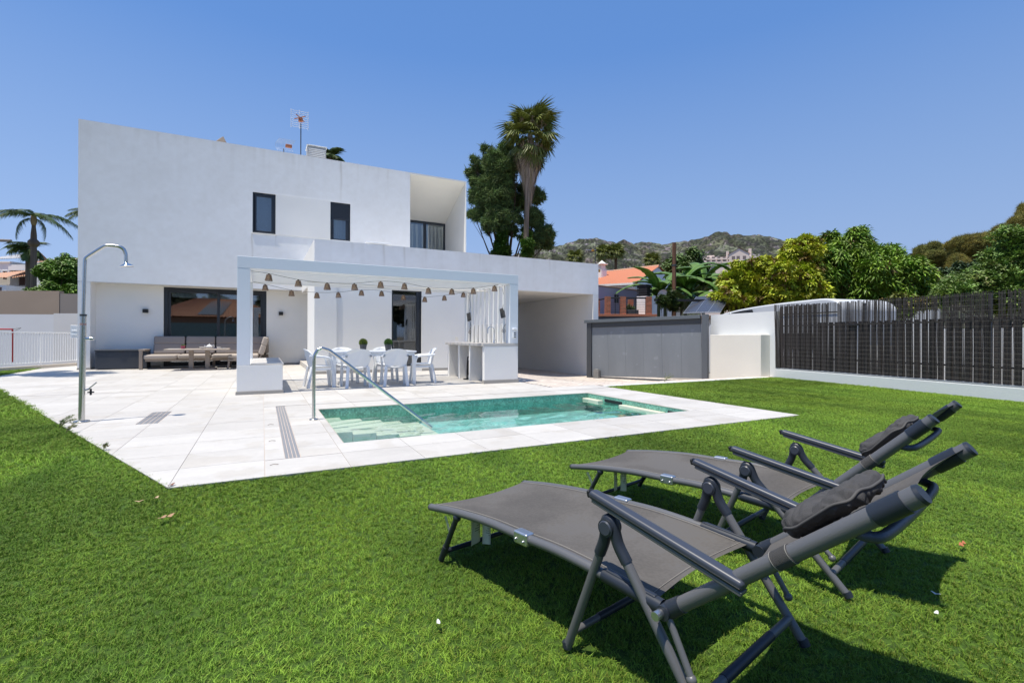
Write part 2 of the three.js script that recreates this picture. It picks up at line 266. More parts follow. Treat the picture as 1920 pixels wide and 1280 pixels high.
// ---------------------------------------------------------------- the house
{
  const h = thing('villa', 'white two-storey modern villa with flat roof behind the terrace', 'house');
  const zf = -20.25, zr = -20.85, zw = -15.2;
  const W1 = [-.345, .42, 4.935, 6.437], W2 = [2.365, 3.122, 4.935, 6.43], SD = [-3.12, .13, .02, 2.84], KD = [3.6, 4.57, .16, 2.585];
  const stained = (x0, x1, y0, y1, streaks, N, seed) => {             // weathered render: rain streaks and grime under the coping
    const t = tex(N, (u, v) => {
      const x = lerp(x0, x1, u), y = lerp(y0, y1, v), n = fbm(x * .9 + 30, y * .9 + 30, 0, seed, 5), f = fbm(x * 7 + 30, y * 7 + 30, 0, seed + 7, 3), top = y1 - y;
      let d = .045 * (n - .5) + .03 * (f - .5) + .022 * Math.exp(-top / .18) * (.4 + 1.2 * fbm(x * 3.5 + 9, .5, 0, seed + 3, 3)) + .02 * smooth((fbm(x * 5 + 3, y * .35, 0, seed + 5, 3) - .52) * 5) * Math.exp(-top / .9);
      for (const [sx, sy, L, w, k] of streaks) { const q = sy - y; if (q > 0 && q < L * 1.3) d += k * Math.exp(-(((x - sx - .012 * Math.sin(y * 5 + sx)) / w) ** 2)) * (1 - smooth(q / (L * 1.3))); }
      const c = .985 - d; return [c, c - d * .12, c - d * .3];
    }); return mat([.90, .892, .88], .9, { map: t, bumpMap: stuccoBump, bumpScale: .0018 });
  };
  const fitUV = (g, x0, x1, y0, y1) => { const p = g.attributes.position, q = g.attributes.uv; for (let i = 0; i < p.count; i++) q.setXY(i, (p.getX(i) - x0) / (x1 - x0) * .998 + .001, (p.getY(i) - y0) / (y1 - y0) * .998 + .001); return g; };
  part(h, 'upper_facade', fitUV(wallX(-5.302, 5.56, 2.87, 8.09, zf, .3, [W1, W2]), -5.302, 5.56, 2.87, 8.09), stained(-5.302, 5.56, 2.87, 8.09, [[-.36, 4.9, 1.2, .03, .10], [.43, 4.9, .5, .02, .05], [2.75, 8.05, 1.6, .04, .09], [2.37, 4.92, .5, .02, .06], [3.11, 4.92, .6, .02, .06], [-3.2, 8.05, .8, .05, .03], [1.0, 8.05, .7, .08, .03], [4.6, 8.05, .9, .05, .035]], 1024, 301));
  part(h, 'facade_panel', B(.425, 2.36, 4.93, 6.44, zf + .0005, zf + .02), M.white);
  part(h, 'upper_side_wall', B(-5.302, -5.0, 2.87, 8.09, -30, zf - .301), M.white); part(h, 'upper_side_wall', B(8.085, 8.125, 2.87, 8.098, -30, zf), M.white);
  part(h, 'upper_back_wall', B(-5.0, 8.085, 2.87, 8.0, -30.3, -30), M.white);
  part(h, 'upper_roof', B(-5.0, 5.56, 7.5, 7.65, -30, zf - .3), M.cream); part(h, 'upper_roof', B(5.561, 8.084, 7.5, 7.65, -30, -23.3), M.cream);
  { // splayed recess at the right end: sloping soffit down to the balcony window
    const s = new THREE.Shape([[zf, 8.095], [zf, 8.03], [-22.95, 6.745], [-22.95, 8.095]].map(p => new THREE.Vector2(-p[0], p[1])));
    const g = new THREE.ExtrudeGeometry(s, { depth: 8.084 - 5.561, bevelEnabled: false }); g.rotateY(Math.PI / 2).translate(5.561, 0, 0);
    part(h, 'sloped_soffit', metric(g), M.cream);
    part(h, 'recess_wall', B(5.261, 5.559, 3.2, 8.0, -24, zf - .301), M.white);
    part(h, 'recess_sill_wall', B(5.561, 8.084, 3.2, 4.2, -23.2, -22.95), M.white);
    const w = part(h, 'balcony_window', [R(5.562, 8.083, 6.64, 6.742, -23.03, -22.955), R(5.562, 5.64, 4.2, 6.64, -23.03, -22.955), R(8.0, 8.083, 4.2, 6.64, -23.03, -22.955), R(6.98, 7.11, 4.2, 6.64, -23.025, -22.952)], M.anthracite);
    part(w, 'pane', B(5.64, 6.98, 4.2, 6.64, -22.998, -22.996), M.glass); part(w, 'pane', B(7.11, 8.0, 4.2, 6.64, -22.998, -22.996), M.glass);
    part(w, 'curtain', curtain(5.6, 8.05, 4.2, 6.62, -23.25), M.curtain);
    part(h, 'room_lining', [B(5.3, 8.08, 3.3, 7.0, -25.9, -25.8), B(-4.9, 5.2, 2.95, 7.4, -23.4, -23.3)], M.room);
  }
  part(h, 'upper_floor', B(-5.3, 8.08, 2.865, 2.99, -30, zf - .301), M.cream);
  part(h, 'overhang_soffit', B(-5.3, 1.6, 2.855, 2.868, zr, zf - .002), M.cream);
  part(h, 'corner_pier', B(-5.302, -4.985, .06, 2.868, zr - .3, zf - .003), M.white); part(h, 'corner_pier_base', B(-5.315, -4.972, 0, .06, zr - .3, zf + .012), M.trim);
  part(h, 'ground_floor_wall', wallX(-4.985, 2.6, 0, 2.855, zr, .28, [SD]), M.white);
  part(h, 'wall_base', B(-4.984, -3.2, 0, .07, zr + .0005, zr + .014), M.trim); part(h, 'wall_base', B(.2, 1.28, 0, .07, zr + .0005, zr + .014), M.trim);
  part(h, 'ground_floor_side_wall', [B(-5.302, -5.05, 0, 2.868, -30, zr - .301), B(-5.0, 8.08, 0, 2.86, -30.3, -30.0)], M.white);
  function curtain(x0, x1, y0, y1, z) {
    const n = Math.round((x1 - x0) * 28), g = new THREE.PlaneGeometry(x1 - x0, y1 - y0, n, 1).translate((x0 + x1) / 2, (y0 + y1) / 2, z), q = g.attributes.position; for (let i = 0; i < q.count; i++) { const x = q.getX(i); q.setZ(i, z + .035 * Math.sin(x * 27 + 1.5 * Math.sin(x * 5))); } g.computeVertexNormals(); return g;
  }
  function frame(name, [x0, x1, y0, y1], z, t, extra = []) {
    return part(h, name, [R(x0 + .002, x1 - .002, y1 - t, y1 - .002, z - .07, z), R(x0 + .002, x1 - .002, y0 + .002, y0 + t, z - .07, z), R(x0 + .002, x0 + t, y0 + t, y1 - t, z - .07, z), R(x1 - t, x1 - .002, y0 + t, y1 - t, z - .07, z), ...extra], M.anthracite);
  }
  const w1 = frame('window', W1, zf - .03, .055, [R(W1[0] + .075, W1[0] + .13, W1[2] + .055, W1[3] - .06, zf - .095, zf - .045), R(W1[1] - .145, W1[1] - .06, W1[2] + .055, W1[3] - .06, zf - .095, zf - .04), R(W1[0] + .13, W1[1] - .145, W1[3] - .14, W1[3] - .06, zf - .095, zf - .045), R(W1[0] + .13, W1[1] - .145, W1[2] + .055, W1[2] + .1, zf - .095, zf - .045)]);
  part(w1, 'pane', B(W1[0] + .13, W1[1] - .145, W1[2] + .1, W1[3] - .14, zf - .072, zf - .07), M.glass); part(w1, 'sill', R(W1[0] - .03, W1[1] + .03, W1[2] - .035, W1[2] - .002, zf - .02, zf + .03), M.cream);
  part(w1, 'blind', B(W1[0] + .1, W1[1] - .1, W1[2] + .05, W1[3] - .05, zf - .24, zf - .235), mat([.34, .38, .42], .8));
  const w2 = frame('window', W2, zf - .03, .05, [R(W2[0] + .06, W2[0] + .13, W2[2] + .05, 5.79, zf - .1, zf - .045), R(W2[1] - .17, W2[1] - .06, W2[2] + .05, 5.79, zf - .1, zf - .045), R(W2[0] + .05, W2[1] - .05, 5.75, 5.81, zf - .09, zf - .035)]);
  for (let k = 0; k < 12; k++) part(w2, 'shutter_slat', R(W2[0] + .05, W2[1] - .05, 5.812 + k * .0475, 5.857 + k * .0475, zf - .075, zf - .05, .006, 1), M.anthracite);
  part(w2, 'pane', B(W2[0] + .13, W2[1] - .17, W2[2] + .05, 5.76, zf - .075, zf - .073), M.glass); part(w2, 'curtain', curtain(W2[0] + .06, W2[1] - .06, W2[2] + .04, 5.8, zf - .19), M.curtain);
  // sliding door of the living room
  const z = zr - .05, d = part(h, 'sliding_door', [R(SD[0] + .002, SD[1] - .002, 2.74, 2.838, z - .12, z), R(SD[0] + .002, SD[1] - .002, .022, .09, z - .12, z), R(SD[0] + .002, SD[0] + .12, .09, 2.74, z - .12, z), R(SD[1] - .12, SD[1] - .002, .09, 2.74, z - .12, z)], M.anthracite);
  for (const [a, b, zz] of [[-3.0, -1.42, z - .03], [-1.5, .01, z - .075]]) {
    const s = part(d, 'sash', [R(a, b, 2.66, 2.739, zz - .04, zz), R(a, b, .091, .17, zz - .04, zz), R(a, a + .085, .17, 2.66, zz - .04, zz), R(b - .085, b, .17, 2.66, zz - .04, zz)], M.anthracite);
    part(d, 'pane', B(a + .085, b - .085, .17, 2.66, zz - .022, zz - .02), M.glass);
  }
  part(d, 'blind_box', R(-2.9, -.1, 2.5, 2.66, z - .3, z - .2), M.cream);
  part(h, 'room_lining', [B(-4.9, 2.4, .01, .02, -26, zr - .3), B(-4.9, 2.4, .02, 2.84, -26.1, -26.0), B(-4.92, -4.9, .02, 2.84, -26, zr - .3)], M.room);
  // wing
  part(h, 'wing_wall', wallX(1.34, 7.9, 0, 2.77, zw, .25, [KD]), M.white);
  part(h, 'wing_pilaster', B(1.341, 1.955, .08, 2.765, zw + .0005, zw + .045), M.white);
  part(h, 'wing_side_wall', [B(1.34, 1.6, 0, 2.77, -17.6, zw - .251), B(2.6, 2.85, 0, 2.77, -20.84, -17.6), B(1.6, 2.85, 0, 2.77, -17.86, -17.61)], M.white);
  part(h, 'wing_base', [B(1.956, 3.59, 0, .08, zw + .001, zw + .016), B(4.58, 7.9, 0, .08, zw + .001, zw + .016), B(1.33, 1.956, 0, .078, zw + .001, zw + .06)], M.trim);
  part(h, 'wing_parapet', fitUV(B(1.34, 11.643, 2.771, 3.955, zw - .28, zw), 1.34, 11.643, 2.771, 3.955), stained(1.34, 11.643, 2.771, 3.955, [[3.35, 3.95, .9, .035, .07], [4.0, 3.95, .7, .03, .07], [6.6, 3.95, .5, .03, .04], [9.4, 3.95, .6, .04, .04], [2.4, 3.95, .5, .05, .03]], 1024, 331)); part(h, 'wing_parapet', B(1.34, 1.6, 2.771, 3.955, zf + .002, zw - .281), M.white); part(h, 'wing_parapet', B(11.40, 11.643, 2.771, 3.955, -24, zw - .281), M.white);
  part(h, 'wing_roof', B(1.601, 11.399, 2.772, 3.3, -22, zw - .281), M.cream);
  part(h, 'carport_wall', [B(11.395, 11.643, -.6, 2.7695, -25, zw - .001), B(7.65, 7.899, -.6, 2.7695, -23, zw - .252)], M.white);
  const k = frame('kitchen_door', KD, zw - .05, .05, [R(KD[1] - .17, KD[1] - .06, KD[2] + .05, KD[3] - .05, zw - .11, zw - .045)]);
  part(k, 'pane', B(KD[0] + .05, KD[1] - .17, KD[2] + .05, KD[3] - .05, zw - .085, zw - .083), M.glass); part(k, 'handle', R(KD[0] + .055, KD[0] + .14, 1.02, 1.045, zw - .06, zw - .03), M.black);
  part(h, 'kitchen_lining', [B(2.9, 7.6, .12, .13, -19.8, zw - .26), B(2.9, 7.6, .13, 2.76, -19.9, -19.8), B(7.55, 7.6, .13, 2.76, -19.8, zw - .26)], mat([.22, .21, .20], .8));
  part(h, 'kitchen_cabinet', [R(4.6, 5.9, .13, 2.3, -18.2, -17.5)], mat([.55, .55, .54], .5));
  part(h, 'skylight', [R(3.07, 3.72, 3.95, 4.15, -17.0, -16.2, .04), R(3.0, 3.8, 4.15, 4.2, -17.1, -16.1, .02)], M.whitePlastic);
  part(h, 'entrance_platform', R(1.29, 2.6, 0, .155, -20.84, -15.9, .006), tileMats[0]);
  // on the roof
  const ac = thing('roof_air_unit', 'white louvred cooling unit on the flat roof', 'air conditioner', [1.98, 7.65, -21.9]);
  part(ac, 'housing', R(-.36, .36, 0, 1.33, -.36, .36, .02), mat([.40, .39, .37], .5)); for (let i = 0; i < 9; i++) part(ac, 'louvre', R(-.33, .33, .62 + i * .07, .665 + i * .07, .36, .385, .004, 1), mat([.78, .77, .74], .5)); part(ac, 'cover', R(-.39, .39, 1.33, 1.37, -.39, .39, .01), M.whitePlastic);
  solo('roof_vent', [quadGeo([-.5, 0, 0], [.32, 0, 0], [.05, .58, -.1], [-.05, .5, -.1]), quadGeo([.32, 0, 0], [.32, 0, -.6], [.05, .5, -.6], [.05, .58, -.1]), B(-.5, .32, -.01, 0, -.6, 0)], mat([.32, .25, .19], .7), 'small brown angled collector on the left of the flat roof', 'solar collector', [-1.42, 8.2, -21.5]);
}
// aerials
function grid(parent, w, hh, n) {
  for (let i = 0; i < n; i++) { const y = -hh / 2 + hh * i / (n - 1); part(parent, 'reflector_rod', cyl(V(-w / 2, y, -.02), V(w / 2, y, -.02), .008, .008, 6), M.alu); }
  part(parent, 'reflector_frame', [cyl(V(-w / 2, -hh / 2, -.02), V(-w / 2, hh / 2, -.02), .012, .012, 6), cyl(V(w / 2, -hh / 2, -.02), V(w / 2, hh / 2, -.02), .012, .012, 6), cyl(V(0, -hh / 2, -.02), V(0, hh / 2, -.02), .01, .01, 6)], M.alu);
}
{
  const a = thing('television_aerial', 'tall grid television aerial on a mast on the roof', 'aerial', [1.36, 7.6, -21.5]);
  part(a, 'mast', cyl(V(0, 0, 0), V(0, 2.2, 0), .02, .02, 8), M.darkGrey); const g = new THREE.Group(); 
  for (let i = 0; i < 9; i++) part(a, 'reflector_rod', cyl(V(-.37, 2.02 + i * .082, .02), V(.27, 2.02 + i * .082, .02), .007, .007, 6), M.alu);
  part(a, 'reflector_frame', [-.37, -.05, .27].map(x => cyl(V(x, 1.97, .02), V(x, 2.72, .02), .011, .011, 6)), M.whitePlastic);
  part(a, 'dipole', [bar(V(-.25, 2.3, .08), V(.15, 2.38, .35), .03, .03), bar(V(-.2, 2.42, .3), V(.12, 2.2, .2), .03, .03), R(-.1, .06, 2.22, 2.36, .05, .2)], M.terracotta);
  const b = thing('parabolic_aerial', 'small tilted grid aerial low on the roof edge', 'aerial', [.8, 7.65, -21.5]);
  part(b, 'mast', cyl(V(-.07, 0, 0), V(-.07, 1.0, 0), .018, .018, 8), M.darkGrey);
  for (let i = 0; i < 9; i++) { const x = -.33 + i * .07; part(b, 'reflector_rod', tube([V(x + .05, .85, .12), V(x - .04, 1.12, .02), V(x + .12, 1.36, .15)], .007, 10, 5), M.alu); }
  part(b, 'feed_horn', R(-.02, .22, .98, 1.1, .2, .34, .03), M.terracotta);
}
// ---------------------------------------------------------------- wall lamps
{
  const l = thing('wall_lamp', 'small black cube wall lamp beside the left end of the sofa wall', 'wall lamp', [-3.625, 1.97, -20.85]);
  part(l, 'body', R(-.075, .075, -.065, .065, .02, .13, .006), M.black); part(l, 'mount', R(-.045, .045, -.04, .04, .0005, .02, .004), M.darkGrey);
  copy(l, 'small black cube wall lamp right of the sliding door', [.63, 1.985, -20.85]);
}
const FRONT = { z: -10.72, a: [-0.198,2.374], b: [5.159,2.385], lamps: [[0.103,2.270], [0.643,2.180], [1.195,2.146], [1.746,2.166], [2.295,2.240], [2.819,2.231], [3.376,2.156], [3.944,2.160], [4.489,2.203], [5.050,2.292]] };
const BACK = { z: -13.05, a: [-0.209,2.400], b: [5.284,2.417], lamps: [[0.054,2.278], [0.629,2.165], [1.211,2.133], [1.727,2.165], [2.297,2.246], [2.820,2.250], [3.405,2.173], [4.003,2.139], [4.580,2.203], [5.151,2.316]] };
// ---------------------------------------------------------------- pergola
{
  const p = thing('pergola', 'white slatted pergola over the dining table with a low seat wall and built-in counter', 'pergola'), zf = -10.39, zb = -13.35, P = M.pergola, S = M.pergolaSlat;
  part(p, 'front_beam', R(-.428, 5.534, 2.386, 2.607, zf - .22, zf, .006), P); part(p, 'rear_beam', R(-.428, 5.534, 2.386, 2.607, zb, zb + .2, .006), P);
  part(p, 'side_beam', R(-.428, -.214, 2.387, 2.606, zb + .201, zf - .221, .006), P); part(p, 'side_beam', R(5.314, 5.534, 2.387, 2.606, zb + .201, zf - .221, .006), P);
  part(p, 'post', R(-.428, -.212, .552, 2.385, zf - .22, zf - .002, .006), P); part(p, 'post', R(-.428, -.212, .552, 2.385, zb, zb + .2, .006), P);
  part(p, 'post', R(5.312, 5.534, .952, 2.385, zf - .22, zf - .002, .006), P); part(p, 'post', R(5.312, 5.534, .952, 2.385, zb, zb + .2, .006), P);
  for (let i = 0; i < 9; i++) { const z = zf - .45 - i * .275; part(p, 'roof_slat', R(-.213, 5.313, 2.40, 2.55, z - .035, z + .035, .004, 1), S); }
  part(p, 'seat_wall', R(-.43, .35, .061, .55, zb, zf, .006), M.white); part(p, 'seat_wall_base', R(-.447, .366, 0, .06, zb, zf + .015, .004), M.trim);
  for (let i = 0; i < 5; i++) part(p, 'seat_tile', R(-.205, .372, .551, .573, zb + i * .592 + .002, zb + (i + 1) * .592 - .002, .004), tileMats[i % 3]);
  for (let i = 0; i < 9; i++) { const z = zf - .40 - i * .29; part(p, 'side_slat', R(5.318, 5.368, .953, 2.386, z - .028, z + .028, .004, 1), S); }
  part(p, 'splash_wall', R(5.42, 5.534, .952, 1.44, zb + .21, zf - .225, .006), M.white);
  // counter
  part(p, 'counter_top', R(4.60, 5.534, .885, .95, zb + .3, zf + .003, .006), tileMats[0]);
  part(p, 'counter_end', R(4.64, 5.534, .081, .884, zf - .12, zf, .006), M.white); part(p, 'counter_back', B(5.42, 5.533, 0, .884, zb + .3, zf - .121), M.white);
  for (const z of [-11.36, -12.12, -12.92]) part(p, 'counter_divider', R(4.64, 5.419, 0, .884, z, z + .11, .006), M.white);
  part(p, 'counter_base', R(4.626, 5.548, 0, .08, zf - .12, zf + .014, .004), M.trim);
  part(p, 'socket', R(5.40, 5.42, 1.12, 1.22, -11.83, -11.74, .006), M.cream);
  part(p, 'conduit', tube([V(5.395, 1.22, -11.78), V(5.395, 2.2, -11.78), V(5.39, 2.3, -11.8), V(5.3, 2.325, -11.85), V(4.5, 2.33, -11.9), V(.9, 2.345, -11.95)], .011, 60, 8, .1), M.cream);
  part(p, 'switch_plate', R(4.905, 5.0, 1.0, 1.1, zb + .29, zb + .302, .004), M.cream);
  const tap = thing('kitchen_tap', 'chrome gooseneck tap on the pergola counter', 'tap', [5.15, .951, -10.95]);
  part(tap, 'spout', tube([V(0, 0, 0), V(0, .3, 0), V(-.03, .38, .0), V(-.1, .4, .0), V(-.16, .37, 0), V(-.17, .24, 0)], .013, 40, 10), M.chrome); part(tap, 'base', lathe([[0, 0], [.03, 0], [.03, .02], [.018, .03], [.018, .07], [0, .07]]), M.chrome); part(tap, 'lever', bar(V(0, .05, .02), V(0, .09, .1), .012, .012), M.chrome);
  for (const [x, y, z, l] of [[5.3, 1.70, -10.78, 'dark tilted solar panel box nearest the front post of the pergola'], [5.29, 1.68, -12.95, 'dark tilted solar panel box at the rear of the slatted side']]) {
    const s = thing('solar_light_box', l, 'solar panel', [x, y, z], -.9); const b = part(s, 'body', R(-.06, .06, -.13, .13, -.025, .015, .01), M.darkGrey); b.rotation.set(-.35, 0, .32); const c = part(s, 'cell_face', R(-.05, .05, -.115, .115, .016, .02, .004), M.black); c.rotation.copy(b.rotation); part(s, 'bracket', cyl(V(0, -.05, -.02), V(.05, -.3, -.06), .007), M.black);
    part(s, 'cable', tube([V(0, .1, 0), V(.03, .35, -.02), V(.0, .62, .02)], .004, 16, 5), M.black); part(s, 'cable_coil', tube([V(.05, -.3, -.03), V(.02, -.42, .02), V(.08, -.47, 0), V(.04, -.40, -.03), V(.0, -.45, .03), V(.06, -.5, 0)], .005, 40, 5), M.brown);
  }
  const sn = thing('wall_sensor', 'small white sensor box with black slots on the right pergola post', 'sensor', [5.425, 1.19, zf - .001]);
  part(sn, 'body', R(-.045, .045, -.11, .08, .0, .045, .01), M.whitePlastic); part(sn, 'hood', R(-.06, .06, .08, .125, 0, .08, .012), M.whitePlastic); for (const y of [.01, -.035, -.085]) part(sn, 'slot', R(-.03, .03, y - .012, y + .008, .045, .048, .002), M.black);
  const f = thing('folded_frame', 'black folded frame standing in the counter niche', 'folded frame', [4.78, 0, -11.62], .35);
  part(f, 'frame', tube([V(-.05, .02, 0), V(-.09, .02, 0), V(-.10, .1, 0), V(-.08, .55, 0), V(-.04, .58, 0), V(.02, .58, 0), V(.04, .52, 0), V(.02, .08, 0), V(-.02, .02, 0)], .018, 60, 8), M.black); part(f, 'panel', R(-.07, .01, .12, .5, -.01, .01, .008), M.darkGrey); part(f, 'foot', R(-.13, .05, 0, .03, -.12, .12, .008), M.black);
}
// string lights with basket shades
{
  const r = rng(31), shade3 = () => {
    const g = [], top = .042, bot = .068, h = .115, n = 16;
    const P = (a, t) => { const q = lerp(bot, top, t); return V(Math.cos(a) * q, t * h, Math.sin(a) * q); };
    for (let i = 0; i < n; i++) for (const s of [-1, 1]) g.push(bar(P(i / n * 6.283, 0), P((i + s * 1.5) / n * 6.283, 1), .009, .004));
    for (const t of [0, .25, .5, .75, 1]) g.push(new THREE.TorusGeometry(lerp(bot, top, t), .0055, 5, 20).rotateX(Math.PI / 2).translate(0, t * h, 0));
    return merge(g);
  };
  const sg = shade3(), sg2 = lathe([[.012, .045], [.02, .03], [.022, .06], [.014, .1], [.012, .125], [0, .125]], 12), bulb = mat([.75, .62, .42], .4), wick = mat([.17, .115, .08], .85);
  const run = (z, pts, where, group) => {
    solo('string_light_cable', tube(pts.map(p => V(p[0], p[1], p[2] ?? z)), .004, 120, 5), M.black, 'thin dark cable of the ' + where + ' string of basket lights', 'cable');
  };
  const ord = ['first', 'second', 'third', 'fourth', 'fifth', 'sixth', 'seventh', 'eighth', 'ninth', 'tenth'];
  const hang = (xs, z, where) => xs.forEach(([x, y], i) => {
    const t = thing('basket_lamp', ord[i] + ' woven brown basket lampshade from the left on the ' + where + ' light string', 'lampshade', [x, y - .066, z], r() * 6, 'basket lampshades hanging under the pergola');
    part(t, 'basket', sg, wick); part(t, 'bulb', sg2, bulb); part(t, 'cap', lathe([[.012, .118], [.02, .118], [.018, .14], [.006, .145], [0, .145]], 10), M.black); t.rotation.z = (r() - .5) * .16;
  });
  const F = FRONT, K = BACK;
  hang(F.lamps, F.z, 'front'); hang(K.lamps, K.z, 'rear');
  const cab = S => { const o = []; const L = S.lamps; o.push(S.a); for (let i = 0; i < L.length; i++) { o.push([L[i][0], L[i][1] + .075]); } o.push(S.b); return o; };
  run(F.z, cab(F), 'front'); run(K.z, cab(K), 'rear');
}
// ---------------------------------------------------------------- dining table and chairs
{
  const t = thing('dining_table', 'white rectangular outdoor dining table under the pergola', 'table', [2.265, 0, -11.5]), m = mat([.78, .80, .82], .3);
  part(t, 'tabletop', [R(-.935, .935, .735, .775, -.45, .45, .008), R(-.90, .90, .665, .734, -.415, .415, .006)], m);
  for (const [x, z] of [[-.885, -.4], [.885, -.4], [-.885, .4], [.885, .4]]) part(t, 'leg', R(x - .04, x + .04, 0, .665, z - .04, z + .04, .006), m);
  const chair = (label, pos, turn) => {
    const c = thing('plastic_chair', label, 'chair', pos, turn, 'white plastic chairs around the dining table');
    // local: seat front towards +z, back towards -z
    const pm = M.whitePlastic;
    { const n = 14, g = new THREE.BoxGeometry(.44, .014, .44, n, 1, n).translate(0, .43, .02), q = g.attributes.position; for (let i = 0; i < q.count; i++) { const x = q.getX(i), z = q.getZ(i); q.setY(i, q.getY(i) + .03 * Math.pow(Math.abs(x) / .22, 3) - .02 * smooth((z - .14) / .12) - .01 * (1 - (x / .22) ** 2)); q.setX(i, x * (1 - .08 * smooth((-z) / .2))); } g.computeVertexNormals(); part(c, 'seat', g, pm); }
    { // rounded solid back with a slot at the bottom
      const s = new THREE.Shape(); s.moveTo(-.20, 0); s.bezierCurveTo(-.255, .12, -.30, .24, -.25, .33); s.bezierCurveTo(-.17, .425, .17, .425, .25, .33); s.bezierCurveTo(.30, .24, .255, .12, .20, 0); s.lineTo(.13, .0); s.bezierCurveTo(.11, .05, -.11, .05, -.13, .0); s.lineTo(-.20, 0);
      const g0 = new THREE.ExtrudeGeometry(s, { depth: .012, bevelEnabled: true, bevelThickness: .006, bevelSize: .006, bevelSegments: 2, curveSegments: 20 }), q = g0.attributes.position;
      for (let i = 0; i < q.count; i++) { const x = q.getX(i), y = q.getY(i); q.setZ(i, q.getZ(i) + 1.1 * x * x - .30 * y); } g0.translate(0, .43, -.225); g0.computeVertexNormals(); part(c, 'backrest', g0, pm);
    }
    for (const s of [-1, 1]) {
      part(c, 'armrest', [tube([V(s * .255, .68, -.27), V(s * .275, .665, -.12), V(s * .28, .655, .05), V(s * .27, .61, .16), V(s * .25, .43, .2)], .024, 30, 8)], pm);
      part(c, 'leg', bar(V(s * .265, 0, .255), V(s * .245, .45, .205), .06, .04), pm); part(c, 'leg', bar(V(s * .25, 0, -.29), V(s * .205, .45, -.21), .062, .04), pm);
    }
    part(c, 'apron', [R(-.21, .21, .375, .415, .2, .225, .006), bar(V(-.22, .40, -.2), V(-.235, .40, .2), .02, .04), bar(V(.22, .40, -.2), V(.235, .40, .2), .02, .04)], pm);
    return c;
  };
  const c0 = chair('white plastic armchair on the near side of the dining table, left one of two', [1.82, 0, -10.98], Math.PI + .06);
  copy(c0, 'white plastic armchair on the near side of the dining table, right one of two', [2.66, 0, -10.95], Math.PI - .1);
  copy(c0, 'white plastic armchair at the left end of the table, behind the steel handrail', [1.12, 0, -11.3], Math.PI / 2 + .1);
  copy(c0, 'white plastic armchair at the right end of the table nearest the counter', [3.42, 0, -11.35], -Math.PI / 2 - .15);
  copy(c0, 'white plastic armchair facing the pool, left one behind the table', [1.75, 0, -12.2], .05);
  copy(c0, 'white plastic armchair facing the pool, right one behind the table', [2.72, 0, -12.2], -.04);
  const plant = (x, z, label, seed, grow) => {
    const p = thing('ball_plant', label, 'potted plant', [x, .776, z]), r = rng(seed);
    part(p, 'pot', lathe([[0, 0], [.058, 0], [.062, .005], [.083, .15], [.08, .155], [.072, .15], [.055, .02], [0, .02]]), mat([.07, .072, .075], .6));
    const pos = [], col = []; for (let i = 0; i < 2600; i++) { const a = r() * 6.283, y = r() * 1.75 - .75, s = Math.sqrt(Math.max(0, 1 - y * y)), q = .09 * (.82 + .2 * r()), d = V(Math.cos(a) * s, y, Math.sin(a) * s), c = d.clone().multiplyScalar(q).add(V(0, .185, 0)), u = V(r() - .5, r() - .5, r() - .5).cross(d).normalize().multiplyScalar(.0035), tip = c.clone().addScaledVector(d, .014).add(V((r() - .5) * .014, (r() - .5) * .014, (r() - .5) * .014)); pos.push(c.clone().add(u).toArray(), c.clone().sub(u).toArray(), tip.toArray()); const k = .6 + .8 * r(); for (let j = 0; j < 3; j++) col.push([grow[0] * k, grow[1] * k, grow[2] * k]); }
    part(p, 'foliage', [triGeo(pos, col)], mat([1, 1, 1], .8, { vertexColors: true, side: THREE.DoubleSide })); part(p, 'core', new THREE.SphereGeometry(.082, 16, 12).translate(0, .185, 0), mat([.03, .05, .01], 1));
    return p;
  };
  plant(2.05, -11.4, 'yellow-green artificial ball plant in a grey pot, left one on the dining table', 3, [.14, .20, .02]);
  plant(2.62, -11.4, 'darker green artificial ball plant in a grey pot, right one on the dining table', 4, [.06, .17, .02]);
}
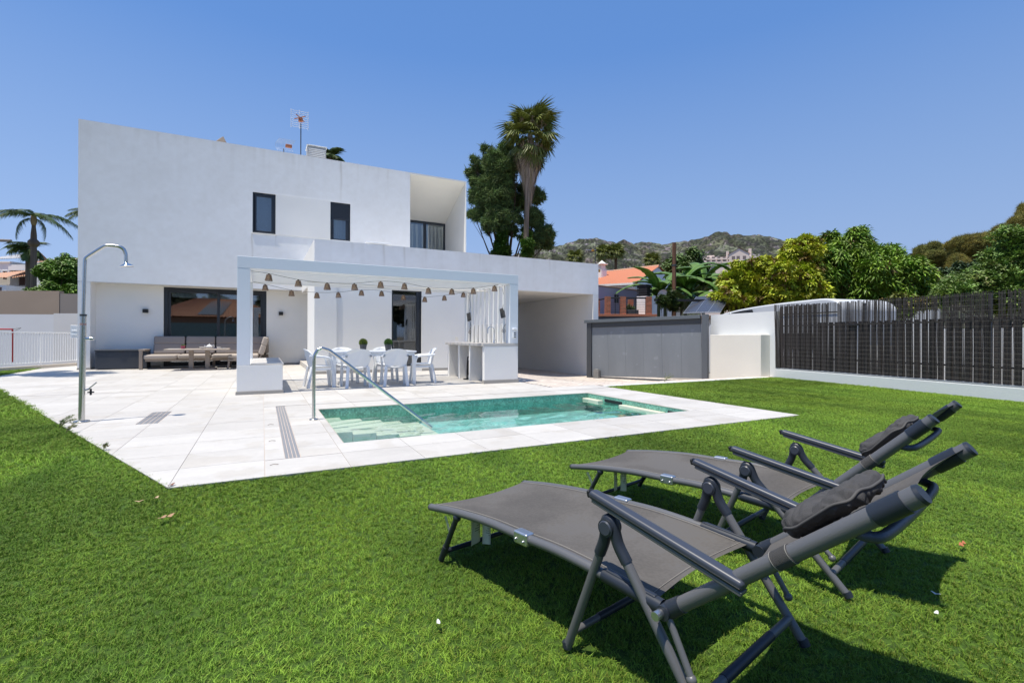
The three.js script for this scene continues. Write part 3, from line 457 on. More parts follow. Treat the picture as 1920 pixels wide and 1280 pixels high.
// ---------------------------------------------------------------- lounge corner by the house
{
  const wood = mat([.27, .22, .18], .6, { bumpMap: stoneBump, bumpScale: .0006 }), fab = stuffFabric([.29, .255, .235]), fabSeat = stuffFabric([.40, .345, .30]);
  function stuffFabric(c) { return mat(c, .95, { bumpMap: stuccoBump, bumpScale: .003 }); }
  const cushion = (x0, x1, y0, y1, z0, z1, puff = .02) => { const w = x1 - x0, h = y1 - y0, d = z1 - z0, g = new RoundedBoxGeometry(w, h, d, 5, Math.min(.05, h / 2.1, d / 2.1)), q = g.attributes.position; for (let i = 0; i < q.count; i++) { const a = q.getX(i) / (w / 2), b = q.getY(i) / (h / 2), c = q.getZ(i) / (d / 2); q.setXYZ(i, q.getX(i), q.getY(i) + (Math.abs(b) > .3 ? Math.sign(b) : 0) * puff * .5 * (1 - a * a) * (1 - c * c), q.getZ(i) + (Math.abs(c) > .3 ? Math.sign(c) : 0) * puff * (1 - a * a) * (1 - b * b)); } g.computeVertexNormals(); return g.translate((x0 + x1) / 2, (y0 + y1) / 2, (z0 + z1) / 2); };
  const s = thing('garden_sofa', 'long taupe outdoor sofa with high back cushions in front of the sliding door', 'sofa', [-3.42, 0, -20.05]);
  const W = [.02, .95, 1.86, 2.74, 3.6];
  part(s, 'frame', [R(0, 3.62, .26, .33, -.06, .5, .01), R(0, 3.62, .3, .36, -.62, -.55, .01)], wood);
  for (const [x, z] of [[-.1, .53], [-.1, -.3], [1.85, -.5], [3.0, .45], [3.6, -.5]]) part(s, 'leg', R(x - .045, x + .045, 0, x < 0 ? .66 : .26, z - .05, z + .05, .01), wood);
  part(s, 'armrest', R(-.16, .0, .6, .66, -.35, .56, .012), wood);
  part(s, 'back_frame', R(0, 3.62, .36, .42, -.68, -.62, .01), wood);
  for (let i = 0; i < 4; i++) {
    const dx = i < 2 ? -.06 : 0; if (i < 3) part(s, 'seat_cushion', cushion(W[i] + dx, W[i + 1] + dx - .01, .335, .475, -.38, .56), fabSeat);
    const b = part(s, 'back_cushion', [cushion(W[i] + .06, W[i + 1] + .03, .0, .36, -.08, .08, .03), cushion(W[i] + .06, W[i + 1] + .03, .345, .62, -.075, .085, .035)], fab); b.position.set(0, .475, -.42); b.rotation.x = -.2;
  }
  const c = thing('corner_armchair', 'taupe cushioned corner seat of the lounge set seen from the side, beyond the pergola post', 'armchair', [-.55, 0, -19.3], -Math.PI / 2);
  part(c, 'frame', [R(-1.2, .5, .26, .33, -.5, .5, .01), bar(V(.42, .3, -.45), V(.42, 1.02, -.72), .05, .04), bar(V(-1.1, .3, -.45), V(-1.1, 1.02, -.72), .05, .04), bar(V(-1.15, 1.0, -.71), V(.47, 1.0, -.71), .05, .04)], wood);
  for (const [x, z] of [[-1.15, .45], [.45, .45], [-1.15, -.45], [.45, -.45]]) part(c, 'leg', bar(V(x, 0, z + .04), V(x, .27, z), .07, .06), wood);
  for (const x of [-1.15, -.34]) { part(c, 'seat_cushion', cushion(x, x + .8, .335, .475, -.42, .5), fabSeat); const b = part(c, 'back_cushion', [cushion(x + .02, x + .8, 0, .34, -.08, .09, .04), cushion(x + .02, x + .8, .33, .62, -.075, .1, .045)], fabSeat); b.position.set(0, .47, -.5); b.rotation.x = -.3; }
  const t = thing('coffee_table', 'taupe pedestal lounge table standing in front of the sofa', 'table', [-1.86, 0, -18.75]);
  part(t, 'tabletop', R(-.88, .88, .64, .69, -.42, .42, .012), mat([.40, .33, .27], .6, { bumpMap: stoneBump, bumpScale: .0006 })); for (const x of [-.2, .25]) part(t, 'pedestal', R(x - .065, x + .065, .05, .64, -.06, .06, .01), wood); part(t, 'base', R(-.46, .5, 0, .05, -.3, .3, .01), wood);
  const at = (x, z) => [-1.86 + x, .691, -18.75 + z];
  const sp = thing('succulent_pot', 'small pink pot with a green succulent on the lounge table', 'potted plant', at(-.42, .05)); part(sp, 'pot', lathe([[0, 0], [.05, 0], [.065, .1], [.058, .1], [.05, .02], [0, .02]]), mat([.36, .07, .13], .6));
  { const r = rng(8), pos = []; for (let i = 0; i < 60; i++) { const a = r() * 6.283, q = .075 * r(), b = V(Math.cos(a) * q * .5, .09, Math.sin(a) * q * .5), d = V(Math.cos(a) * q, .05, Math.sin(a) * q), w = V(-Math.sin(a), 0, Math.cos(a)).multiplyScalar(.012); pos.push(b.clone().add(w).toArray(), b.clone().sub(w).toArray(), b.clone().add(d).toArray()); } part(sp, 'leaves', triGeo(pos), mat([.14, .26, .04], .7, { side: THREE.DoubleSide })); }
  const cup = lathe([[0, 0], [.028, 0], [.045, .06], [.04, .06], [.026, .006], [0, .006]], 18), dish = lathe([[0, 0], [.05, 0], [.085, .012], [.083, .016], [.05, .005], [0, .005]], 24), bowl = lathe([[0, 0], [.045, 0], [.10, .06], [.095, .06], [.04, .006], [0, .006]], 24), cer = mat([.75, .75, .74], .25);
  solo('bowl', bowl, cer, 'white bowl on the lounge table, left of the teapot', 'bowl', at(.12, .15));
  const pot = thing('teapot', 'white round teapot in the middle of the lounge table', 'teapot', at(.30, 0)); part(pot, 'body', lathe([[0, 0], [.06, 0], [.09, .05], [.085, .09], [.04, .125], [.03, .13], [0, .14]], 24), cer); part(pot, 'spout', tube([V(-.07, .05, 0), V(-.12, .07, 0), V(-.14, .11, 0)], .014, 14, 8), cer); part(pot, 'lid_knob', new THREE.SphereGeometry(.016, 12, 8).translate(0, .15, 0), cer); part(pot, 'handle', tube([V(.08, .1, 0), V(.13, .1, 0), V(.13, .04, 0), V(.08, .03, 0)], .008, 20, 8), cer);
  solo('coffee_cup', [cup, tube([V(.04, .05, 0), V(.065, .045, 0), V(.06, .02, 0), V(.032, .02, 0)], .005, 14, 6)], cer, 'white coffee cup right of the teapot on the lounge table', 'cup', at(.56, .1));
  solo('saucer', dish, cer, 'white saucer nearest the right end of the lounge table', 'saucer', at(.72, .18)); solo('blue_plate', dish.clone().scale(1.1, 1.6, 1.1), mat([.05, .07, .2], .3), 'dark blue dish between teapot and cup', 'dish', at(.45, -.12));
  solo('napkin', R(-.14, .14, 0, .006, -.1, .1, .002), mat([.78, .77, .74], .9), 'folded pale napkin at the left end of the lounge table', 'napkin', at(-.66, .05), .2);
  const b = thing('storage_box', 'dark grey rattan-look storage box left of the sofa', 'storage box', [-4.12, 0, -20.3]);
  const rat = tex(256, (u, v) => { const x = Math.sin(u * 6.283 * 32), y = Math.sin(v * 6.283 * 32), k = .5 + .25 * x * (Math.floor(v * 32) % 2 ? 1 : -1) + .2 * Math.abs(y); return k; }, false, 2);
  part(b, 'body', R(-.68, .68, .02, .585, -.3, .32, .012), mat([.035, .043, .056], .6, { bumpMap: rat, bumpScale: .004 })); part(b, 'lid', R(-.69, .69, .59, .65, -.31, .335, .016), mat([.035, .043, .056], .5, { bumpMap: rat, bumpScale: .002 })); part(b, 'handle', R(-.07, .07, .575, .6, .335, .345, .004), M.black);
}
// ---------------------------------------------------------------- outdoor shower and pool handrail
{
  const s = thing('outdoor_shower', 'tall brushed steel outdoor shower post at the edge of the terrace', 'shower', [-2.05, 0, -8.0]);
  part(s, 'post', cyl(V(0, .02, 0), V(.012, 1.36, 0), .033, .033, 20), M.steel); part(s, 'sleeve', cyl(V(.012, 1.35, 0), V(.0122, 1.375, 0), .036, .036, 20), M.darkGrey); part(s, 'riser', tube([V(.012, 1.375, 0), V(.024, 2.0, 0), V(.03, 2.08, 0), V(.06, 2.12, 0), V(.21, 2.255, 0), V(.26, 2.275, 0), V(.37, 2.272, 0), V(.42, 2.24, 0), V(.443, 2.17, 0), V(.445, 2.08, 0)], .021, 90, 12, .35), M.steel);
  part(s, 'foot_plate', lathe([[0, 0], [.085, 0], [.085, .012], [.078, .018], [.036, .022], [0, .022]], 32), M.steel);
  const h = part(s, 'shower_head', lathe([[0, .05], [.018, .045], [.022, .02], [.06, 0], [.076, -.015], [.074, -.022], [0, -.022]], 28), M.chrome); h.position.set(.45, 2.035, 0); h.rotation.z = .16;
  part(s, 'mixer', [cyl(V(.03, 1.06, 0), V(.09, 1.062, 0), .017), R(.075, .12, 1.045, 1.08, -.02, .02, .008)], M.chrome);
  const f = part(s, 'foot_tap', [cyl(V(.02, .40, 0), V(.085, .42, 0), .011), bar(V(.07, .42, .0), V(.15, .50, .0), .022, .014)], M.steel); part(f, 'tap_handle', [cyl(V(.09, .42, 0), V(.09, .34, 0), .012), bar(V(.055, .375, 0), V(.125, .375, 0), .014, .018)], M.black);
  part(s, 'sticker', cyl(V(.0109, 1.235, 0), V(.0111, 1.26, 0), .0335, .0335, 20), mat([.42, .26, .24], .6));
  const r = thing('pool_handrail', 'bent stainless steel handrail leading into the pool', 'handrail', [.604, 0, -6.88]);
  part(r, 'rail', tube([V(0, .01, 0), V(.002, .78, 0), V(.012, .86, 0), V(.05, .925, 0), V(.1, .945, 0), V(.16, .925, 0), V(.23, .885, 0), V(1.5, -.14, 0), V(1.62, -.24, 0)], .0215, 160, 14, .12), M.steel);
  part(r, 'flange', lathe([[0, 0], [.055, 0], [.055, .012], [.03, .02], [0, .02]], 28), M.steel);
}
// ---------------------------------------------------------------- left boundary: railing and walls
{
  const d = V(1.11, 0, -2.8).normalize(), turn = Math.atan2(-d.z, d.x), o = V(-10.2, 0, -13.15);
  const f = thing('metal_railing', 'white metal picket railing along the left edge of the garden', 'railing', [o.x, 0, o.z], turn), L = 12.6, m = M.whitePaint;
  part(f, 'kerb_wall', R(0, L, -.6, .10, -.09, .09, .01), stucco([.62, .56, .50])); part(f, 'top_rail', R(0, L, 1.185, 1.22, -.022, .022, .004), m); part(f, 'bottom_rail', R(0, L, .17, .2, -.018, .018, .004), m);
  const g = R(-.009, .009, .2, 1.186, -.009, .009, .002, 1); for (let i = 0; i * .105 < L; i++) if (i % 15) part(f, 'picket', g, m).position.x = i * .105;
  for (let i = 0; i * 1.575 < L; i++) part(f, 'post', R(i * 1.575 - .022, i * 1.575 + .022, .1, 1.2, -.022, .022, .004), m);
}
{
  const w = thing('garden_wall', 'long white rendered boundary wall behind the picket railing', 'wall', [-11.57, 0, -32.99], -Math.atan2(1.25, 2.42));
  w.rotation.y = Math.atan2(-(1.25), 2.42); part(w, 'wall', B(-14, 2.75, -.9, 2.15, -.1, .1), stucco([.74, .76, .80])); part(w, 'end_section', B(2.751, 5.6, -.9, 2.2, -.1, .13), stucco([.72, .72, .73])); 
  const r = thing('retaining_wall', 'beige rendered retaining wall holding up the neighbouring garden on the left', 'retaining wall', [-13.5, 0, -38.49]); r.rotation.y = Math.atan2(-1.61, 3.13);
  part(r, 'wall', B(-16, 3.52, -.9, 3.68, -.15, .15), stucco([.40, .31, .235])); part(r, 'concrete_section', B(3.521, 8, -.9, 3.52, -.15, .12), stucco([.30, .26, .23])); part(r, 'soil', B(-16, 8, -.9, 3.45, -60, -.151), mat([.10, .13, .04], 1));
  const gt = thing('football_goal', 'red metal frame corner of a small goal behind the railing at the far left', 'goal', [-9.2, 0, -27.25]); gt.rotation.y = -.4768; part(gt, 'crossbar', cyl(V(-2, 1.36, 0), V(.0, 1.36, 0), .03), mat([.42, .03, .03], .5)); part(gt, 'upright', cyl(V(0, 0, 0), V(0, 1.385, 0), .03), mat([.42, .03, .03], .5)); part(gt, 'net', tube([V(.02, 1.36, 0), V(.25, 1.42, -.1), V(.2, 1.3, .1), V(.3, 1.38, 0)], .008, 20, 5), M.darkGrey);
  solo('meter_box', [R(-.1, .1, .75, 1.16, 0, .08, .01), R(-.07, .07, .95, 1.0, .08, .1, .01), R(-.07, .07, .82, .88, .08, .1, .01)], M.whitePlastic, 'small white meter box on the left corner of the house', 'meter box', [-5.45, .28, -20.6]);
}
// ---------------------------------------------------------------- right boundary: gate, wall, screen fence
{
  const a = V(10.98, 0, -14.95), b = V(13.12, 0, -11.28), L = a.distanceTo(b), turn = Math.atan2(-(b.z - a.z), b.x - a.x);
  const g = thing('sliding_gate', 'wide grey sheet metal sliding gate between the carport and the white wall', 'gate', [a.x, 0, a.z], turn), sl = .025, pm = mat([.225, .245, .272], .5, { bumpMap: stuccoBump, bumpScale: .0015, map: tex(512, (u, v) => { const k = .86 + .14 * fbm(u * 6, v * 2, 2, 401, 5) - .05 * smooth((fbm(u * 40, v * 2, 2, 405, 3) - .58) * 6) * smooth((fbm(u * 3, v * 3, 3, 407, 2) - .4) * 4) + .08 * smooth((fbm(u * 18, v * 18, 18, 409, 2) - .76) * 12); return [k, k, k * .995]; }, true, .35) });
  const lean = m => { m.rotation.z = sl; return m; };
  part(g, 'post', R(-.02, .16, -.5, 1.74, -.06, .1, .006), M.darkGrey); part(g, 'post', R(L - .14, L + .05, -.5, 1.88, -.06, .14, .006), mat([.10, .11, .125], .5));
  lean(part(g, 'top_rail', R(-.06, L - .15, 1.64, 1.755, -.03, .16, .006), mat([.11, .125, .14], .45))); lean(part(g, 'top_band', R(.162, L - .142, 1.46, 1.638, -.02, .06, .004), M.darkGrey));
  const n = 6; for (let i = 0; i < n; i++) { const x0 = .165 + (L - .31) * i / n, x1 = .165 + (L - .31) * (i + 1) / n; lean(part(g, 'panel', R(x0 + .001, x1 - .001, -.36, 1.459, .0, .03 + .002 * (i % 2), .003, 1), pm)); }
  part(g, 'bottom_rail', R(.0, L - .14, -.44, -.361, -.03, .08, .006), M.darkGrey);
  solo('gate_motor', [R(-.13, .13, 0, .3, -.1, .1, .015), R(-.1, .1, .3, .34, -.08, .08, .02)], mat([.20, .195, .185], .6), 'grey gate motor box standing at the left end of the gate', 'gate motor', [11.05, -.42, -14.5], .6);
}
{
  const T = Math.atan2(-FENCE.d.z, FENCE.d.x);       // local x runs along the boundary towards the camera, local -z is outside... local +z faces the garden side flipped below
  const w = thing('boundary_wall', 'white rendered boundary wall with a lower block in front, right of the gate', 'wall', [FENCE.o.x, 0, FENCE.o.z], T);
  const s = stucco([.80, .82, .84]);
  part(w, 'wall', B(-2.62, .05, -.6, 1.86, -.24, 0), s); part(w, 'cabinet_block', R(-2.25, -.13, -.3, 1.195, .001, .33, .012), stucco([.80, .78, .72])); part(w, 'low_wall', R(.051, 15.5, -.6, .225, -.24, 0, .008), s); part(w, 'ledge', R(.052, 15.5, .226, .256, -.2, -.02, .004), mat([.35, .37, .39], .5, { metalness: .5 }));
  // fence: dark boards behind, reed screen in front
  const f = thing('screen_fence', 'dark slatted fence covered with a reed screen on top of the low white wall', 'fence', [FENCE.o.x, 0, FENCE.o.z], T), r = rng(45), L = 15.2;
  const bm = [0, 1, 2].map(i => mat([[.048, .040, .039], [.038, .033, .032], [.058, .049, .047]][i], .8, { bumpMap: stoneBump, bumpScale: .0008 }));
  for (let x = .1, i = 0; x < L; i++) { const w2 = .100 + .018 * r(), jx = .010 * (r() - .5), top = 1.5 + (x < 1.2 ? .48 : 0); part(f, 'board', R(x + jx, x + jx + w2, .262, top, -.122 - .008 * r(), -.10 - .008 * r(), .003, 1), bm[i % 3]); x += .152; }
  for (const y of [.55, 1.42]) part(f, 'rail', R(.1, L, y, y + .035, -.165, -.135, .004), M.black);
  for (let k = 0; k < 7; k++) part(f, 'post', R(.06 + k * 2.4, .11 + k * 2.4, .25, 1.93, -.185, -.135, .004), M.darkGrey);
  const reed = new THREE.CylinderGeometry(1, 1, 1, 5, 1, true).translate(0, .5, 0), ms = [], cs = [];
  for (let x = .08; x < L; x += .0082) {
    const shut = (((x - .1) % .152) > .110); if (shut && r() < .85) { const k = .5 + .9 * r(); ms.push(TRS(x, 1.45, -.06, (r() - .5) * .012, 0, (r() - .5) * .014, .0042, .50 + .03 * r(), .003)); cs.push(lin(.05 * k, .042 * k, .041 * k)); }
    const gap = (x > 5.0 && x < 5.05) || (x > 10.3 && x < 10.34); if (gap) continue; const open = (((x - .1) % .152) > .110); if (open && r() < (x < 4.6 ? .86 : .985)) continue;
    const jag = .03 * (fbm(x * 3 + 5, .5, 0, 46, 2) - .5) + .01 * r(), flap = x < .5 ? .12 * (1 - x / .5) : 0, top = 1.985 + .05 * (1 - clamp(x / 1.5)) + jag; if (r() < .03 + .34 * smooth((fbm(x * 2.3, 7, 0, 48, 3) - .5) * 5)) continue;
    ms.push(TRS(x, .27, -.06 + .03 * fbm(x * 1.1, 3, 0, 47, 2) + flap * .6, (r() - .5) * .012, 0, (r() - .5) * .014 + flap * .25 + .03 * (fbm(x * .8 + 4, 2, 0, 49, 2) - .5), .0040 + .0012 * r(), top - .27, .003)); const k = .55 + .9 * r(); cs.push(lin(.040 * k, .033 * k, .032 * k));
  }
  instanced(f, 'reed_screen', reed, mat([1, 1, 1], .75), ms, cs);
  for (let i = 0; i < 17; i++) { const y = .33 + i * .1, pts = []; for (let x = .08; x <= L; x += .3) pts.push(V(x, y + .006 * (r() - .5), -.045 + .03 * fbm(x * 1.1, 3, 0, 47, 2))); part(f, 'wire', tube(pts, .0014, 90, 4), mat([.15, .15, .14], .6)); }
  for (const x of [5.6, 6.1, 2.2]) part(f, 'clip', R(x, x + .25, 1.4, 1.44, -.06, -.02, .006), M.black);
  // what stands just beyond the fence
  solo('neighbour_wall', [B(1.6, 15.5, -.6, 1.34, -2.75, -2.6), B(-3.0, 1.59, -.6, .9, -2.75, -2.6)], stucco([.80, .80, .80]), 'pale wall of the neighbouring plot glimpsed through the fence slits', 'wall', [FENCE.o.x, 0, FENCE.o.z], T);
}
{ // motorhome parked behind the boundary wall
  const c = thing('motorhome', 'white motorhome parked behind the white wall and the reed screen', 'motorhome', [15.05, -.6, -10.25]); c.rotation.y = Math.atan2(-FENCE.d.z, FENCE.d.x);
  const s = new THREE.Shape(); s.moveTo(-3.6, .35); s.lineTo(-3.6, 1.3); s.bezierCurveTo(-3.35, 2.0, -2.95, 2.4, -2.4, 2.55); s.bezierCurveTo(-1.5, 2.74, .2, 2.80, 1.6, 2.82); s.quadraticCurveTo(2.35, 2.84, 2.4, 2.5); s.lineTo(2.4, .35); s.lineTo(-3.6, .35);
  const g = new THREE.ExtrudeGeometry(s, { depth: 2.0, bevelEnabled: true, bevelThickness: .06, bevelSize: .05, bevelSegments: 3, curveSegments: 24 }).translate(0, 0, -2.06);
  part(c, 'body', metric(g), mat([.64, .65, .66], .35));
  const wg = new THREE.Shape(); wg.moveTo(-2.62, 2.42); wg.bezierCurveTo(-2.2, 2.60, -1.6, 2.665, -.9, 2.69); wg.lineTo(-.84, 2.56); wg.bezierCurveTo(-1.5, 2.54, -2.0, 2.46, -2.35, 2.34); wg.lineTo(-2.62, 2.42);
  part(c, 'window', new THREE.ExtrudeGeometry(wg, { depth: .02, bevelEnabled: false }).translate(0, 0, .012), mat([.03, .032, .036], .12)); part(c, 'window_bar', bar(V(-1.85, 2.48, .03), V(-1.95, 2.64, .03), .03, .02), M.whitePlastic);
  part(c, 'stripe', R(-2.6, 2.3, 2.44, 2.47, .018, .03, .002, 1), M.black); part(c, 'side_window', R(.3, 1.5, 1.35, 1.85, .015, .03, .01), mat([.03, .032, .036], .12));
  for (const x of [-.2, .95]) part(c, 'roof_hatch', new THREE.SphereGeometry(.42, 20, 8, 0, 6.283, 0, 1.4).scale(1, .32, .8).translate(x, 2.66 + x * .07, -1.0), mat([.35, .34, .33], .35));
  for (const x of [-1.5, 1.5]) { const w = part(c, 'wheel', new THREE.CylinderGeometry(.34, .34, .22, 24).rotateX(Math.PI / 2).translate(x, .34, -.2), M.black); part(w, 'rim', new THREE.CylinderGeometry(.2, .2, .23, 20).rotateX(Math.PI / 2).translate(x, .34, -.195), M.alu); }
}
// ---------------------------------------------------------------- sun loungers
function lounger(label, P, pos, turn) {
  const W = .635, r = rng(P.seed), L = thing('sun_lounger', label, 'sun lounger', pos, turn, 'reclined sun loungers on the lawn');
  const fabric = tex(256, (u, v) => { const a = Math.sin(u * 6.283 * 64), b = Math.sin(v * 6.283 * 64); return .5 + .25 * a * b + .2 * (fbm(u * 30, v * 30, 30, 3, 2) - .5); }, false, 5);
  const dirt = tex(512, (u, v) => { const n = fbm(u * 3, v * 3, 3, 14 + P.seed, 5), f = .95 + .1 * fbm(u * 128, v * 128, 128, 15, 1), k = (.88 + .2 * smooth((n - .35) * 2.2)) * f; return [k, k * .99, k * .975]; }, true, .9);
  const sling = mat([.105, .098, .093], .85, { map: dirt, bumpMap: fabric, bumpScale: .0009, side: THREE.DoubleSide }), frameM = mat([.13, .13, .135], .4, { metalness: .2, bumpMap: stoneBump, bumpScale: .0002 }), armM = mat([.045, .052, .072], .4), joint = mat([.020, .025, .036], .42), seam = mat([.30, .28, .25], .9), pil = mat([.062, .059, .059], .85, { bumpMap: fabric, bumpScale: .0016 });
  const top = P.top, hub = P.hub, arm = P.arm, rf = P.rear, t0 = .035, t1 = W - .035;
  const prof = [[-.10, .232], [.12, .268], [.38, .297], [.6, .306], [.8, .316], [1.0, .312], [1.17, .300], [1.24, .296]];
  const S = prof.map(([s, y]) => V(0, y, s));
  const bx = P.back, bend = V(0, bx[1] - .322, bx[0] - 1.29).normalize();
  for (const x of [t0 - .035, t1 + .035]) {
    const near = x < .3;
    part(L, 'seat_rail', tube(S.map(p => V(x, p.y, p.z)), .0175, 60, 12), frameM, null);
    part(L, 'rail_cap', new THREE.SphereGeometry(.0178, 12, 8).translate(x, S[0].y, S[0].z), joint);
    const clamp2 = part(L, 'clamp', [bar(V(x, .3055, .575), V(x, .3075, .655), .045, .05, V(0, 1, 0), .008)], M.alu); for (const z of [.593, .637]) part(clamp2, 'rivet', new THREE.SphereGeometry(.006, 8, 6).translate(x + (near ? -.024 : .024), .30, z), M.steel);
    const b0 = V(x, .322, 1.29), b1 = V(x, bx[1], bx[0]);
    part(L, 'back_rail', cyl(b0, b1, .0215, .0215, 18), frameM); const cap = part(L, 'end_cap', cyl(b1.clone().addScaledVector(bend, -.002), b1.clone().addScaledVector(bend, .006), .0225, .0205, 18), joint);
    part(L, 'back_sleeve', cyl(b1.clone().addScaledVector(bend, -.1), b1.clone().addScaledVector(bend, -.03), .0245, .0245, 18), joint);
    part(L, 'joint_cover', [tube([V(x, .312, 1.02), V(x, .306, 1.12), V(x, .298, 1.24)], .0225, 12, 12), bar(V(x, .326, 1.03), V(x, .314, 1.22), .02, .022, V(0, 1, 0), .006)], joint);
    part(L, 'pivot_housing', [cyl(V(x - .03, .298, 1.258), V(x + .03, .298, 1.258), .0215, .0215, 18), cyl(b0.clone().addScaledVector(bend, -.03), b0.clone().addScaledVector(bend, .02), .026, .024, 16)], joint);
    part(L, 'bolt', cyl(V(x + (near ? -.058 : .058), .296, 1.252), V(x, .296, 1.252), .013, .013, 14), M.alu);
    // A-shaped legs
    const lx = near ? -.012 : W + .012, H = V(lx, hub[1], hub[0]), ff = V(lx, 0, .865), fr = V(lx, 0, rf), out = near ? -1 : 1;
    const lo = (p, q, k) => p.clone().lerp(q, k);
    part(L, 'front_leg', [tube([lo(H, ff, .03).add(V(0, .01, -.008)), lo(H, ff, .12), ff], .0155, 20, 12)], frameM); part(L, 'rear_leg', [tube([lo(H, fr, .03).add(V(0, .01, .008)), lo(H, fr, .12), fr], .0165, 20, 12)], frameM);
    part(L, 'leg_sleeve', [tube([lo(H, ff, .21), lo(H, ff, .1), H.clone().add(V(0, .014, -.010)), H.clone().add(V(0, .020, .004)), H.clone().add(V(0, .010, .016)), lo(H, fr, .1), lo(H, fr, .2)], .0195, 40, 12, .5)], joint);
    part(L, 'hub_disc', cyl(V(lx - .025, H.y - .003, H.z + .002), V(lx + .025, H.y - .003, H.z + .002), .0285, .0285, 28), joint); part(L, 'hub_cap', cyl(V(lx + out * .025, H.y - .003, H.z + .002), V(lx + out * .029, H.y - .003, H.z + .002), .025, .021, 24), armM); part(L, 'hub_cap', cyl(V(lx - out * .025, H.y - .003, H.z + .002), V(lx - out * .029, H.y - .003, H.z + .002), .025, .021, 24), armM);
    part(L, 'foot', [cyl(V(lx, 0, .8655), V(lx, .02, .862), .0175), cyl(V(lx, 0, rf + .0005), V(lx, .02, rf - .01), .0185)], joint);
    // armrest
    const a0 = V(lx, arm[0][1], arm[0][0]), a1 = V(lx, arm[1][1], arm[1][0]), up = V(0, 1, 0);
    const body = part(L, 'armrest', bar(a0, a1, .043, .030, up, .012), armM); part(body, 'groove', [bar(a0.clone().add(V(0, -.0035, .006)), a1.clone().add(V(0, -.0035, -.006)), .0442, .003, up, .001)], M.black); part(L, 'armrest_rail', bar(a0.clone().add(V(0, -.019, .012)), a1.clone().add(V(0, -.019, -.004)), .036, .014, up, .004), frameM);
    part(L, 'armrest_tip', bar(a0.clone().add(V(0, -.004, -.010)), a0.clone().add(V(0, -.001, .002)), .034, .026, up, .01), M.black);
    part(L, 'brace', [cyl(V(x + out * .01, .292, 1.262), V(x + out * .02, .15, rf - .06), .0105, .0105, 10), new THREE.SphereGeometry(.015, 10, 8).translate(x + out * .02, .148, rf - .06)], frameM);
    // foot end
    part(L, 'front_foot_leg', [cyl(V(x + out * .0, .245, .135), V(x, .012, .005), .0135, .0135, 12), cyl(V(x, .08, .043), V(x, .0, -.002), .0165, .015, 12), new THREE.SphereGeometry(.021, 12, 8).scale(.9, 1, 1).translate(x, .247, .137)], joint);
    part(L, 'folding_strut', [bar(V(x + out * -.002, .222, .03), V(x + out * -.002, .15, .075), .004, .016, V(0, 0, 1), .001), cyl(V(x - .012, .146, .078), V(x + .012, .146, .078), .007)], M.alu);
  }
  part(L, 'foot_bar', [cyl(V(t0 - .035, .045, .02), V(t1 + .035, .045, .02), .012, .012, 12)], joint);
  part(L, 'leg_bar', [cyl(V(-.012, .055, .878), V(W + .012, .055, .878), .0125, .0125, 12)], frameM); part(L, 'leg_bar', [cyl(V(-.012, .075, lerp(hub[0], rf, .85)), V(W + .012, .075, lerp(hub[0], rf, .85)), .0145, .0145, 12)], frameM); part(L, 'bar_sleeve', [cyl(V(.14, .055, .878), V(W - .14, .055, .878), .0145, .0145, 12), cyl(V(.15, .075, lerp(hub[0], rf, .85)), V(W - .15, .075, lerp(hub[0], rf, .85)), .0165, .0165, 12)], joint);
  // stretched fabric, seat and back
  const sheet = (curve, sag, nU, nV, pinch = 0) => {
    const g = new THREE.PlaneGeometry(1, 1, nU, nV), q = g.attributes.position, uv = g.attributes.uv, len = curve.getLength();
    for (let i = 0; i < q.count; i++) { const a = uv.getX(i), b = uv.getY(i), p = curve.getPointAt(b), k = Math.sin(Math.PI * a), e = pinch * k * (Math.pow(1 - b, 10) - Math.pow(b, 10)); q.setXYZ(i, lerp(t0 - .028, t1 + .028, a), p.y + .010 - sag(b) * Math.pow(k, .8) + .003 * (fbm(a * 3 + P.seed, b * 6, 0, 17, 2) - .5), p.z + e); uv.setXY(i, a * .63, b * len); }
    g.computeVertexNormals(); return g;
  };
  const seatC = new THREE.CatmullRomCurve3([...S.slice(0, -1), V(0, .298, 1.215)]);
  part(L, 'seat_fabric', sheet(seatC, b => .006 + .028 * Math.sin(Math.PI * clamp(b)) + .012 * Math.exp(-(((b - .93) / .06) ** 2)), 26, 70, .035), sling);
  for (const a of [.035, .965]) part(L, 'seam', tube(S.slice(0, -1).map(p => V(lerp(t0 - .028, t1 + .028, a), p.y + .0125 - .001, p.z)), .0011, 60, 4), seam); part(L, 'seam', tube([0, .25, .5, .75, 1].map(a => V(lerp(t0 - .028, t1 + .028, a), .309 - .028 * Math.pow(Math.sin(Math.PI * a), .8) * .35, 1.19 - .035 * Math.sin(Math.PI * a) * .9)), .001, 24, 4), seam);
  const up = V(0, bend.z, -bend.y), b0 = V(0, .322, 1.29), b1 = V(0, bx[1], bx[0]);
  part(L, 'back_fabric', sheet(new THREE.LineCurve3(b0.clone().addScaledVector(bend, .01), b1.clone().addScaledVector(bend, -.012)), b => .014 + .02 * Math.sin(Math.PI * b), 26, 40, .03), sling);
  // loop bar behind the head end
  const e = k => b1.clone().addScaledVector(bend, k), at = (p, x, d) => V(x, p.y - up.y * -d, p.z - up.z * -d);
  part(L, 'head_loop', tube([at(e(-.16), t0 - .03, -.012), at(e(-.145), t0 - .02, -.032), at(e(-.13), t0 + .03, -.046), at(e(-.125), W / 2, -.05), at(e(-.13), t1 - .03, -.046), at(e(-.145), t1 + .02, -.032), at(e(-.16), t1 + .03, -.012)], .0125, 80, 12), armM);
